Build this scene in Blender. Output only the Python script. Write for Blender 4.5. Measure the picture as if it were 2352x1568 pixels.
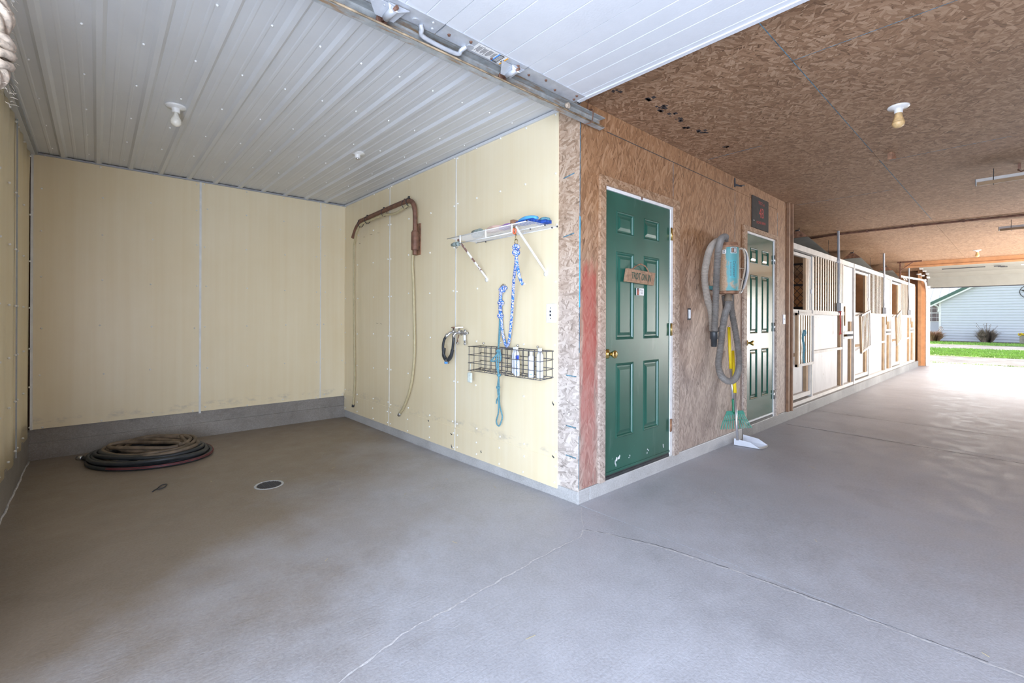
import bpy, bmesh, math, random
from mathutils import Vector, Matrix
random.seed(7)
C = bpy.context.scene.collection
for _o in list(bpy.data.objects): bpy.data.objects.remove(_o)
PI = math.pi
sc = bpy.context.scene

# ------------------------------------------------------------------ camera
FPX, YAW, ROLL = 1055.5, math.radians(47.92), math.radians(0.235)
cd = bpy.data.cameras.new('camera'); cam = bpy.data.objects.new('camera', cd); C.objects.link(cam)
cd.sensor_width = 36.0; cd.lens = FPX / 2352 * 36; cd.shift_y = -51.3 / 2352
cd.clip_start = 0.02; cd.clip_end = 400
_F = Vector((math.cos(YAW), math.sin(YAW), 0)); _R = Vector((math.sin(YAW), -math.cos(YAW), 0)); _U = Vector((0, 0, 1))
_x = _R * math.cos(ROLL) + _U * math.sin(ROLL); _y = -_R * math.sin(ROLL) + _U * math.cos(ROLL)
cam.matrix_world = Matrix(((_x.x, _y.x, -_F.x, -2.359), (_x.y, _y.y, -_F.y, -1.953), (_x.z, _y.z, -_F.z, 1.22), (0, 0, 0, 1)))
sc.camera = cam

# ------------------------------------------------------------------ world, sun, area lamps added at the doorways, exposure
w = bpy.data.worlds.new('sky'); sc.world = w; w.use_nodes = True
nt = w.node_tree; bg = nt.nodes['Background']
sky = nt.nodes.new('ShaderNodeTexSky'); sky.sky_type = 'NISHITA'; sky.sun_disc = False
sky.sun_elevation = math.radians(34); sky.sun_rotation = math.radians(65); sky.dust_density = 2.0; sky.air_density = 1.0; sky.ozone_density = 1.0
hsv = nt.nodes.new('ShaderNodeHueSaturation'); hsv.inputs['Saturation'].default_value = .60
nt.links.new(sky.outputs[0], hsv.inputs['Color']); nt.links.new(hsv.outputs[0], bg.inputs[0]); bg.inputs[1].default_value = 0.33
sd = bpy.data.lights.new('sun', 'SUN'); sun = bpy.data.objects.new('sun', sd); C.objects.link(sun)
sd.energy = 4.6; sd.angle = math.radians(0.6); sd.color = (1.0, 0.93, 0.82)
_s = Vector((0.90, 0.40, 0.66)).normalized()           # towards the sun
sun.rotation_euler = _s.to_track_quat('Z', 'Y').to_euler()
def area(name, loc, size, target, power, col):
    l = bpy.data.lights.new(name, 'AREA'); o = bpy.data.objects.new(name, l); C.objects.link(o)
    l.shape = 'RECTANGLE'; l.size, l.size_y = size; l.energy = power; l.color = col
    o.location = loc; o.rotation_euler = (Vector(loc) - Vector(target)).to_track_quat('Z', 'Y').to_euler(); return o
area('doorway_fill', (-3.1, -2.7, 1.05), (2.6, 1.9), (0, -2.3, .8), 185, (0.67, 0.79, 1.0))  # area lamp added in the near doorway to lift the interior
area('side_opening_fill', (11.6, -4.4, 1.0), (6.6, 1.9), (11.6, 0, 2.0), 380, (1.0, 0.965, 0.93))  # area lamp added at the unseen side opening, brightens stall fronts and ceiling
sc.view_settings.view_transform = 'Standard'; sc.view_settings.look = 'None'
sc.view_settings.gamma = 1.0; sc.view_settings.use_curve_mapping = False
sc.view_settings.exposure = 0.83
sc.cycles.adaptive_threshold = 0.06; sc.cycles.max_bounces = 8

# ------------------------------------------------------------------ materials
def new_mat(name):
    m = bpy.data.materials.new(name); m.use_nodes = True
    t = m.node_tree; b = t.nodes['Principled BSDF']; return m, t, b
def N(t, typ, **kw):
    n = t.nodes.new(typ)
    for k, v in kw.items():
        if k in n.inputs.keys(): n.inputs[k].default_value = v
        else: setattr(n, k, v)
    return n
def ramp(t, fac, stops):
    r = t.nodes.new('ShaderNodeValToRGB'); e = r.color_ramp.elements
    while len(e) < len(stops): e.new(0.5)
    for i, (p, c) in enumerate(stops): e[i].position = p; e[i].color = (*c, 1) if len(c) == 3 else c
    t.links.new(fac, r.inputs[0]); return r.outputs[0]
def mix(t, fac, a, b, mode='MIX'):
    n = t.nodes.new('ShaderNodeMix'); n.data_type = 'RGBA'; n.blend_type = mode
    for s, v in ((0, fac), (6, a), (7, b)):
        if hasattr(v, 'links'): t.links.new(v, n.inputs[s])
        else: n.inputs[s].default_value = v if s == 0 else (*v, 1)
    return n.outputs[2]
def coords(t, scale=(1, 1, 1), rot=(0, 0, 0), loc=(0, 0, 0)):
    g = t.nodes.new('ShaderNodeNewGeometry'); m = t.nodes.new('ShaderNodeMapping')
    m.inputs['Scale'].default_value = scale; m.inputs['Rotation'].default_value = rot; m.inputs['Location'].default_value = loc
    t.links.new(g.outputs['Position'], m.inputs[0]); return m.outputs[0]
def noise(t, co, scale, detail=3, rough=.55, dist=0):
    n = N(t, 'ShaderNodeTexNoise', Scale=scale, Detail=detail, Roughness=rough, Distortion=dist)
    t.links.new(co, n.inputs['Vector']); return n.outputs['Fac']
def bump(t, b, h, strength=.3, dist=.01):
    n = N(t, 'ShaderNodeBump', Strength=strength, Distance=dist); t.links.new(h, n.inputs['Height']); t.links.new(n.outputs[0], b.inputs['Normal'])
def mth(t, op, a, b=None, clamp=False):
    n = t.nodes.new('ShaderNodeMath'); n.operation = op; n.use_clamp = clamp
    for i, v in enumerate((a, b)):
        if v is None: continue
        if hasattr(v, 'links'): t.links.new(v, n.inputs[i])
        else: n.inputs[i].default_value = v
    return n.outputs[0]
def plain(name, col, rough=.5, metal=0, var=.08, vscale=14, bmp=0):
    m, t, b = new_mat(name); co = coords(t)
    n = noise(t, co, vscale, 4)
    c = ramp(t, n, [(.3, tuple(max(0, x * (1 - var)) for x in col)), (.7, tuple(min(1, x * (1 + var)) for x in col))])
    t.links.new(c, b.inputs['Base Color']); b.inputs['Roughness'].default_value = rough; b.inputs['Metallic'].default_value = metal
    if bmp: bump(t, b, noise(t, co, vscale * 12, 3), bmp, .002)
    return m

def osb(name, plane, along, tones, amt=1.0, red=False, low_daylight=0.0, stretch=4.2, size=26, spread=1.0):
    """Oriented strand board: layers of flat strands, each strand one stretched Voronoi cell with its own tone and grain."""
    m, t, b = new_mat(name)
    rot_axis = {'xz': 1, 'yz': 0, 'xy': 2}[plane]
    ax = {'x': 0, 'y': 1, 'z': 2}[along]
    val = None
    lay = [(0.06, 1.0, 0), (.38 * spread, 1.2, 11.3), (-.34 * spread, .85, 23.7), (.8 * spread, 1.1, 37.1), (-.9 * spread, 1.0, 51.9)]
    warp = N(t, 'ShaderNodeTexNoise', Scale=22.0, Detail=2.0); wc = coords(t); t.links.new(wc, warp.inputs['Vector'])
    for k, (ang, s, off) in enumerate(lay):
        r = [0, 0, 0]; r[rot_axis] = ang
        g = t.nodes.new('ShaderNodeNewGeometry')
        add = t.nodes.new('ShaderNodeVectorMath'); add.operation = 'MULTIPLY_ADD'
        t.links.new(warp.outputs['Color'], add.inputs[0]); add.inputs[1].default_value = (.004, .004, .004); t.links.new(g.outputs['Position'], add.inputs[2])
        m1 = t.nodes.new('ShaderNodeMapping'); m1.inputs['Rotation'].default_value = r; t.links.new(add.outputs[0], m1.inputs[0])
        m2 = t.nodes.new('ShaderNodeMapping'); sc3 = [size * s * 1.6] * 3; sc3[ax] = size * s * 1.6 / stretch
        m2.inputs['Scale'].default_value = sc3; m2.inputs['Location'].default_value = (off, off * 1.3, off * .7)
        t.links.new(m1.outputs[0], m2.inputs[0])
        v = N(t, 'ShaderNodeTexVoronoi'); v.feature = 'F1'; v.inputs['Scale'].default_value = 1.0; v.inputs['Randomness'].default_value = 1.0
        t.links.new(m2.outputs[0], v.inputs['Vector'])
        sp = t.nodes.new('ShaderNodeSeparateColor'); t.links.new(v.outputs['Color'], sp.inputs[0])
        m3 = t.nodes.new('ShaderNodeMapping'); s4_ = [230] * 3; s4_[ax] = 16; m3.inputs['Scale'].default_value = s4_; t.links.new(m1.outputs[0], m3.inputs[0])
        gr = noise(t, m3.outputs[0], 1.0, 2, .6)                     # grain running along the strand
        tone = mth(t, 'ADD', mth(t, 'MULTIPLY', sp.outputs[0], .62), mth(t, 'MULTIPLY', gr, .42))
        tone = mth(t, 'SUBTRACT', tone, mth(t, 'MULTIPLY', mth(t, 'SUBTRACT', v.outputs['Distance'], .62, True), .8))
        if val is None: val = tone
        else:
            sel = mth(t, 'GREATER_THAN', sp.outputs[1], .5 if k < 3 else .72)
            mx = t.nodes.new('ShaderNodeMix'); t.links.new(sel, mx.inputs[0]); t.links.new(val, mx.inputs[2]); t.links.new(tone, mx.inputs[3]); val = mx.outputs[0]
    dark, mid, light = tones
    col = ramp(t, val, [(.08, tuple(x * .6 for x in dark)), (.24, dark), (.55, mid), (.92, light)])
    big = noise(t, coords(t), .9, 4)
    col = mix(t, ramp(t, big, [(.4, (0, 0, 0)), (.75, (.55, .55, .55))]), col, mix(t, .5, col, tuple(x * .7 for x in dark)))
    kn = noise(t, coords(t, loc=(3, 1, 8)), 30, 2); col = mix(t, ramp(t, kn, [(.70, (0, 0, 0)), (.74, (.7, .7, .7))]), col, tuple(x * .35 for x in dark))
    if low_daylight:                                             # greyer, paler boards towards the floor: bluish daylight put into the colour
        g = t.nodes.new('ShaderNodeNewGeometry'); s3 = t.nodes.new('ShaderNodeSeparateXYZ'); t.links.new(g.outputs['Position'], s3.inputs[0])
        h = mth(t, 'ADD', s3.outputs[2], mth(t, 'MULTIPLY', noise(t, coords(t), 2.0, 3), .9))
        f = ramp(t, mth(t, 'MULTIPLY', h, .4), [(.42, (low_daylight,) * 3), (.98, (0, 0, 0))])
        bw = t.nodes.new('ShaderNodeHueSaturation'); bw.inputs['Saturation'].default_value = .42; bw.inputs['Value'].default_value = 1.22; t.links.new(col, bw.inputs['Color'])
        col = mix(t, f, col, bw.outputs[0])
    if red:                                              # the worn patch of red paint beside the first door
        g = t.nodes.new('ShaderNodeNewGeometry'); s3 = t.nodes.new('ShaderNodeSeparateXYZ'); t.links.new(g.outputs['Position'], s3.inputs[0])
        nx = mth(t, 'MULTIPLY', mth(t, 'SUBTRACT', noise(t, coords(t, (22, 22, 4)), 1, 4), .5), .16)
        dx = mth(t, 'ABSOLUTE', mth(t, 'SUBTRACT', mth(t, 'ADD', s3.outputs[0], nx), .105))
        fx = ramp(t, dx, [(.055, (1, 1, 1)), (.10, (0, 0, 0))])
        nz = mth(t, 'ADD', s3.outputs[2], mth(t, 'MULTIPLY', noise(t, coords(t, (25, 25, 6)), 1, 3), .25))
        fz_ = ramp(t, mth(t, 'MULTIPLY', nz, .4), [(.1, (.45, .45, .45)), (.45, (1, 1, 1)), (.655, (1, 1, 1)), (.70, (0, 0, 0))])
        f = mth(t, 'MULTIPLY', mth(t, 'MULTIPLY', fx, fz_), mth(t, 'ADD', mth(t, 'MULTIPLY', noise(t, coords(t, (60, 60, 9)), 1, 3), .9), .45), True)
        col = mix(t, f, col, mix(t, .30, (.42, .045, .035), col))
    t.links.new(col, b.inputs['Base Color']); b.inputs['Roughness'].default_value = .6
    bump(t, b, val, .22 * amt, .002)
    return m

def concrete(name, tones, broom=None, stains=0.5, brown_left=False):
    m, t, b = new_mat(name); co = coords(t)
    n1 = noise(t, co, .9, 6, .62, .15); n2 = noise(t, co, 6, 6, .65); n3 = noise(t, co, 90, 3, .6)
    a = mth(t, 'ADD', mth(t, 'MULTIPLY', n1, .5), mth(t, 'ADD', mth(t, 'MULTIPLY', n2, .30), mth(t, 'MULTIPLY', n3, .42)))
    col = ramp(t, a, [(.45, tones[0]), (.61, tones[1]), (.78, tones[2])])
    if stains:
        st = ramp(t, noise(t, coords(t, loc=(5, 2, 0)), 1.9, 6, .7, .3), [(.56, (0, 0, 0)), (.72, (stains,) * 3)])
        col = mix(t, st, col, tuple(x * .62 for x in tones[0]))
        sp = ramp(t, noise(t, coords(t, loc=(1, 7, 0)), 4.2, 6, .7, .2), [(.60, (0, 0, 0)), (.75, (stains * .6,) * 3)])
        col = mix(t, sp, col, (tones[2][0] * 1.02, tones[2][1] * .93, tones[2][2] * .8))
    if brown_left:  # darker and browner towards the back left of the bay
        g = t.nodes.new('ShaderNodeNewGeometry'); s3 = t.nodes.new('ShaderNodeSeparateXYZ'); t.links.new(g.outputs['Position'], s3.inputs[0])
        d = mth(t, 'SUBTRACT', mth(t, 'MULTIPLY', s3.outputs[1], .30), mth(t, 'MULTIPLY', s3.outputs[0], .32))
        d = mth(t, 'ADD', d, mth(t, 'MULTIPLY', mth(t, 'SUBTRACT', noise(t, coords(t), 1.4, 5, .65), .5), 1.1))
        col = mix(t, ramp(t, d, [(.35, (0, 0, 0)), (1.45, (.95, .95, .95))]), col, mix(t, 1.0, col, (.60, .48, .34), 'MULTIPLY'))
    t.links.new(col, b.inputs['Base Color'])
    rr = ramp(t, n2, [(.3, (.34,) * 3), (.7, (.6,) * 3)]); t.links.new(rr, b.inputs['Roughness'])
    h = mth(t, 'ADD', mth(t, 'MULTIPLY', n3, 1.0), mth(t, 'MULTIPLY', n2, .5))
    if broom:
        h = mth(t, 'ADD', h, mth(t, 'MULTIPLY', noise(t, coords(t, broom), 1, 2, .7), .9))
    bump(t, b, h, .42, .003)
    return m

M = {}
OSB_T = ((.26, .125, .055), (.36, .185, .085), (.47, .275, .15))
M['osb_wall'] = osb('strand_board_wall', 'xz', 'z', OSB_T, low_daylight=.9, red=True, spread=.6, size=36, stretch=5.5)
M['osb_edge'] = osb('strand_board_pale', 'yz', 'z', ((.34, .22, .14), (.50, .35, .245), (.62, .48, .36)), 1.6, size=44, low_daylight=1.0, spread=1.5)
M['osb_ceil'] = osb('strand_board_ceiling', 'xy', 'y', ((.22, .118, .062), (.325, .188, .105), (.47, .31, .195)), stretch=3.6, size=40, spread=1.3)
M['osb_yz'] = osb('strand_board_end', 'yz', 'z', ((.34, .18, .08), (.52, .30, .14), (.68, .44, .24)))
M['osb_case'] = osb('strand_board_casing', 'xz', 'x', ((.26, .14, .07), (.38, .225, .125), (.50, .34, .22)), low_daylight=.9, size=46, spread=.9)
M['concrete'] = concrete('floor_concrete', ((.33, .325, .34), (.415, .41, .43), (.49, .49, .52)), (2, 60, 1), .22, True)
M['curb'] = concrete('curb_concrete', ((.34, .33, .32), (.48, .475, .47), (.60, .59, .58)), None, .25)
M['curb_mid'] = concrete('aisle_curb_concrete', ((.10, .098, .095), (.21, .205, .20), (.33, .32, .315)), None, .6)
M['curb_dark'] = concrete('back_curb_concrete', ((.20, .18, .165), (.27, .245, .22), (.37, .34, .31)), None, .6)
M['gravel'] = concrete('gravel', ((.14, .13, .125), (.26, .245, .235), (.40, .385, .37)), None, 0)
_b = M['gravel'].node_tree.nodes['Principled BSDF']
for _l in list(_b.inputs['Roughness'].links): M['gravel'].node_tree.links.remove(_l)
_b.inputs['Roughness'].default_value = 1.0; _b.inputs['Specular IOR Level'].default_value = .05
M['mulch'] = plain('mulch', (.12, .08, .07), .9, 0, .5, 25, .6)
M['grass'] = plain('lawn', (.20, .33, .06), .8, 0, .35, 5, .8)
M['blade'] = plain('grass_blade', (.27, .44, .09), .7, 0, .4, 3)
M['crack'] = plain('crack_filler', (.55, .53, .52), .8, 0, .25, 60)
M['joint'] = plain('dark_joint', (.07, .065, .06), .9, 0, .2, 40)

def cream():
    m, t, b = new_mat('cream_liner_panel')
    n = noise(t, coords(t, (22, 22, .6)), 1, 3); n2 = noise(t, coords(t), 1.3, 4)
    col = ramp(t, mth(t, 'ADD', mth(t, 'MULTIPLY', n, .4), mth(t, 'MULTIPLY', n2, .6)), [(.35, (.83, .70, .46)), (.65, (.88, .77, .55))])
    # grey scuffs low on the wall, along the ledge of the lower strip
    g = t.nodes.new('ShaderNodeNewGeometry'); s3 = t.nodes.new('ShaderNodeSeparateXYZ'); t.links.new(g.outputs['Position'], s3.inputs[0])
    d = mth(t, 'ABSOLUTE', mth(t, 'SUBTRACT', s3.outputs[2], .30))
    f = mth(t, 'MULTIPLY', ramp(t, d, [(.0, (1, 1, 1)), (.055, (0, 0, 0))]), ramp(t, noise(t, coords(t, (6, 6, 14)), 1, 5, .7), [(.5, (0, 0, 0)), (.72, (.75,) * 3)]))
    col = mix(t, f, col, (.42, .38, .33))
    t.links.new(col, b.inputs['Base Color']); b.inputs['Roughness'].default_value = .33
    bump(t, b, n, .12, .002); return m
M['cream'] = cream()
M['batten'] = plain('white_batten', (.80, .80, .78), .4)
M['batten_grey'] = plain('grey_seal', (.42, .45, .46), .5)
M['screw_white'] = plain('screw_white', (.85, .84, .80), .35)
M['metal_ceil'] = plain('painted_steel_ceiling', (.66, .67, .68), .32, 0, .03, 3)
M['trim_grey'] = plain('steel_trim', (.40, .42, .45), .4, .3, .1)
M['door_white'] = plain('white_embossed_steel', (.66, .67, .69), .42, 0, .03, 8, .25)
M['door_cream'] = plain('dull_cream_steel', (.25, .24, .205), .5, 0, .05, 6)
def galv():
    m, t, b = new_mat('galvanised_rusty'); co = coords(t)
    r = ramp(t, noise(t, coords(t, (5, 30, 30)), 1, 6, .7), [(.52, (0, 0, 0)), (.66, (1, 1, 1))])
    col = mix(t, r, ramp(t, noise(t, co, 25, 4), [(.3, (.30, .31, .30)), (.7, (.48, .49, .48))]), (.34, .20, .09))
    t.links.new(col, b.inputs['Base Color']); b.inputs['Metallic'].default_value = .35; b.inputs['Roughness'].default_value = .5; return m
M['galv_rust'] = galv()
M['rust_edge'] = plain('rust_streaked_edge', (.36, .27, .17), .75, .1, .6, 16, .3)
M['galv'] = plain('galvanised', (.55, .57, .60), .42, .35, .12, 20)
M['rust'] = plain('rusted_pipe', (.20, .10, .065), .6, .2, .35, 18, .3)
M['rust_plate'] = plain('rusted_plate', (.32, .17, .10), .7, .2, .5, 22, .3)
M['hose_tan'] = plain('dusty_clear_hose', (.52, .44, .26), .5, 0, .12, 20)
M['rubber'] = plain('black_rubber', (.03, .033, .036), .45, 0, .3, 12)
M['rubber_dusty'] = plain('dusty_brown_hose', (.17, .125, .085), .6, 0, .5, 9)
M['rubber_red'] = plain('red_stripe', (.28, .03, .035), .5)
M['white_wire'] = plain('white_vinyl_wire', (.85, .84, .82), .4)
M['white_chip'] = None
def chipped():
    m, t, b = new_mat('chipped_white_paint')
    f = ramp(t, noise(t, coords(t, (14, 30, 14)), 1, 4, .65), [(.50, (0, 0, 0)), (.53, (1, 1, 1))])
    t.links.new(mix(t, f, (.82, .80, .80), (.20, .11, .09)), b.inputs['Base Color']); b.inputs['Roughness'].default_value = .5; return m
M['white_chip'] = chipped()
M['black_wire'] = plain('dark_vinyl_wire', (.10, .095, .10), .45)
M['white_plastic'] = plain('white_plastic', (.82, .83, .86), .35)
M['blue_plastic'] = plain('blue_cap', (.03, .10, .72), .35)
M['dark'] = plain('dark_metal', (.04, .04, .045), .5)
M['brass'] = plain('brass', (.80, .60, .22), .16, 1.0, .05)
M['bronze'] = plain('bronze_snap', (.38, .29, .15), .35, .8, .15)
M['chrome'] = plain('chrome', (.62, .62, .62), .25, .9, .1)
M['orange'] = plain('orange_ring', (.80, .16, .07), .5)
M['teal_rope'] = plain('teal_cord', (.14, .33, .40), .85, 0, .3, 120, .8)
M['jute'] = plain('jute_rope', (.62, .50, .38), .9, 0, .35, 160, 1)
M['pink'] = plain('pink_wood', (.80, .55, .45), .5)
M['purple'] = plain('purple_bristle', (.38, .20, .45), .8, 0, .3, 200)
M['blue_brush'] = plain('blue_brush', (.10, .40, .75), .4)
M['blue_bristle'] = plain('deep_blue_bristle', (.02, .08, .38), .7, 0, .3, 200)
M['glass_green'] = plain('grey_green_jar', (.25, .30, .28), .2)
M['soap'] = plain('pale_tag', (.70, .76, .70), .6, 0, .15, 60)
M['green_plastic'] = plain('green_plastic', (.08, .30, .22), .45, 0, .2)
M['green_dark'] = plain('dark_green_plastic', (.02, .20, .10), .4)
M['yellow'] = plain('yellow_grip', (.85, .62, .02), .45)
M['alu'] = plain('aluminium', (.70, .71, .74), .25, .8, .05)
M['pan_white'] = plain('white_coated_pan', (.72, .74, .80), .3, .3, .05)
M['bulb'] = plain('white_glass', (.80, .76, .66), .25, 0, .08, 40)
M['bulb_amber'] = plain('dusty_amber_glass', (.70, .47, .22), .4, 0, .15, 60)
M['porcelain'] = plain('porcelain', (.80, .79, .76), .3, 0, .08, 40)
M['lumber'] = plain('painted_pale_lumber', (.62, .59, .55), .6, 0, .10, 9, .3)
M['lumber_side'] = plain('brown_lumber', (.36, .235, .13), .7, 0, .15, 10, .4)  # brown wood tone; on the stall bars it carries the shade of their sides
M['boardwhite'] = None
def whiteboard():
    m, t, b = new_mat('whitewashed_plywood')
    n = noise(t, coords(t, (3, 3, 1.1)), 1, 5, .65)
    col = ramp(t, n, [(.35, (.66, .65, .64)), (.6, (.77, .765, .76))])
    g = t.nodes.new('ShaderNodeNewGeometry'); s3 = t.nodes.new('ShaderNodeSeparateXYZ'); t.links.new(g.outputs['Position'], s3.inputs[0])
    low = ramp(t, mth(t, 'ADD', s3.outputs[2], mth(t, 'MULTIPLY', noise(t, coords(t, (7, 7, 2)), 1, 4), .5)), [(.40, (.85,) * 3), (1.15, (0, 0, 0))])  # grey shading towards the foot of the boards, put into the colour
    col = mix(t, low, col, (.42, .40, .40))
    sp = ramp(t, noise(t, coords(t, (30, 30, 12)), 1, 3), [(.68, (0, 0, 0)), (.72, (.8,) * 3)])
    col = mix(t, sp, col, (.30, .24, .18))
    t.links.new(col, b.inputs['Base Color']); b.inputs['Roughness'].default_value = .6; return m
M['boardwhite'] = whiteboard()
M['bar'] = plain('galvanised_bar', (.62, .58, .52), .42, .35, .15, 30)
M['post'] = plain('stained_post', (.24, .125, .065), .6, 0, .25, 12, .3)
M['orange_wood'] = plain('orange_lumber', (.50, .25, .115), .65, 0, .15, 7, .3)
M['white_frame'] = plain('white_jamb', (.80, .79, .77), .45)
M['siding'] = plain('white_siding', (.60, .61, .65), .5, 0, .02, 3)
M['roof_metal'] = plain('pale_roof_metal', (.62, .64, .66), .4, .2, .04, 3)
M['green_fascia'] = plain('green_fascia', (.07, .14, .11), .5)
M['glass'] = plain('window_glass', (.16, .13, .14), .1, 0, .4, 4)
M['dry_red'] = plain('dry_reddish_grass', (.42, .24, .14), .9, 0, .4, 6)
M['dry_grey'] = plain('dry_grey_stems', (.26, .20, .16), .9, 0, .5, 6)
M['flower_y'] = plain('yellow_petals', (.75, .55, .02), .6)
M['flower_r'] = plain('purple_petals', (.30, .03, .12), .6)
M['planter'] = plain('weathered_planter', (.30, .26, .22), .8, 0, .2, 12)
M['iron'] = plain('dark_iron', (.06, .05, .05), .6)
M['mesh'] = plain('expanded_steel', (.13, .09, .065), .6, .4)
M['reflector'] = plain('grey_reflector', (.30, .30, .27), .5, .2, .1)
M['tube'] = plain('white_tube', (.80, .80, .78), .4)
M['chalk'] = plain('blue_chalk', (.09, .20, .26), .9, 0, .7, 30)
M['chalk_bright'] = plain('bright_blue_tape', (.06, .42, .68), .7, 0, .3, 30)
M['red_paint'] = plain('red_paint', (.42, .05, .04), .7, 0, .3, 50)
M['sign_dark'] = plain('dark_sign', (.045, .038, .034), .85, 0, .2, 12)
M['sign_wood'] = plain('weathered_sign_wood', (.34, .20, .12), .75, 0, .35, 30, .4)
M['ink_green'] = plain('dark_green_letter', (.02, .07, .045), .7)
M['paper'] = plain('paper', (.80, .78, .74), .6)
M['ink'] = plain('ink', (.10, .10, .10), .7)
M['blue_ink'] = plain('blue_ink', (.10, .35, .80), .6)
M['orange_ink'] = plain('orange_ink', (.85, .38, .02), .6)
M['vac_hose'] = plain('grey_corrugated_hose', (.20, .18, .16), .55, 0, .2, 14)
M['vac_hose_dusty'] = plain('dusty_corrugated_hose', (.34, .29, .24), .7, 0, .15, 14)
M['vac_label'] = plain('turquoise_label', (.09, .38, .42), .45, 0, .06)
def vac():
    m, t, b = new_mat('dusty_turquoise_enamel')
    g = t.nodes.new('ShaderNodeNewGeometry'); s3 = t.nodes.new('ShaderNodeSeparateXYZ'); t.links.new(g.outputs['Position'], s3.inputs[0])
    d = mth(t, 'ADD', mth(t, 'MULTIPLY', mth(t, 'SUBTRACT', -.158, s3.outputs[1]), 9), mth(t, 'MULTIPLY', mth(t, 'SUBTRACT', noise(t, coords(t), 9, 4), .5), .7))
    f = ramp(t, d, [(.45, (1, 1, 1)), (.55, (0, 0, 0))])
    f = mth(t, 'MAXIMUM', ramp(t, mth(t, 'ADD', d, .6), [(.5, (1, 1, 1)), (.62, (0, 0, 0))]), ramp(t, noise(t, coords(t), 12, 3), [(.55, (0, 0, 0)), (.66, (.8,) * 3)]))
    dust = ramp(t, noise(t, coords(t), 160, 3, .7), [(.35, (.38, .22, .12)), (.65, (.58, .42, .28))])
    t.links.new(mix(t, f, (.12, .34, .345), dust), b.inputs['Base Color']); b.inputs['Roughness'].default_value = .55; return m
M['vac'] = vac()
def rope_mat(name, base, c1, c2, s=1.0):
    m, t, b = new_mat(name)
    v = N(t, 'ShaderNodeTexVoronoi'); v.inputs['Scale'].default_value = 150 * s; t.links.new(coords(t), v.inputs['Vector'])
    sp = t.nodes.new('ShaderNodeSeparateColor'); t.links.new(v.outputs['Color'], sp.inputs[0])
    col = ramp(t, sp.outputs[0], [(.0, base), (.44, base), (.46, c1), (.78, c1), (.80, c2)])
    t.links.new(col, b.inputs['Base Color']); b.inputs['Roughness'].default_value = .85
    bump(t, b, v.outputs['Distance'], .6, .002); return m
M['blue_rope'] = rope_mat('blue_white_rope', (.66, .62, .74), (.05, .24, .70), (.05, .10, .32))
def door_paint(name, rough):
    m, t, b = new_mat(name)
    col = ramp(t, noise(t, coords(t, (1.5, 1.5, 1)), 1.6, 4), [(.3, (.010, .070, .046)), (.7, (.020, .112, .078))])
    du = ramp(t, noise(t, coords(t, (9, 9, 1.6)), 1, 5, .7), [(.60, (0, 0, 0)), (.8, (.28,) * 3)])
    col = mix(t, du, col, (.26, .33, .30))
    g = t.nodes.new('ShaderNodeNewGeometry'); s3 = t.nodes.new('ShaderNodeSeparateXYZ'); t.links.new(g.outputs['Position'], s3.inputs[0])
    chip = mth(t, 'MULTIPLY', ramp(t, noise(t, coords(t, (13, 13, 7)), 1, 3, .5, .5), [(.72, (0, 0, 0)), (.735, (1, 1, 1))]), ramp(t, s3.outputs[2], [(.32, (1, 1, 1)), (.38, (0, 0, 0))]))
    col = mix(t, chip, col, (.75, .76, .80))
    t.links.new(col, b.inputs['Base Color']); b.inputs['Roughness'].default_value = rough
    b.inputs['Specular IOR Level'].default_value = .6
    return m
M['door_green'] = door_paint('green_door_paint', .36)
M['door_green_gloss'] = door_paint('glossy_green_door_paint', .17); M['door_green_gloss'].node_tree.nodes['Principled BSDF'].inputs['Coat Weight'].default_value = .2
M['soil'] = plain('ground_soil', (.40, .37, .33), .9, 0, .15, 2)
M['darkbarn'] = plain('dark_interior_board', (.12, .065, .035), .8, 0, .3, 6)

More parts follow.
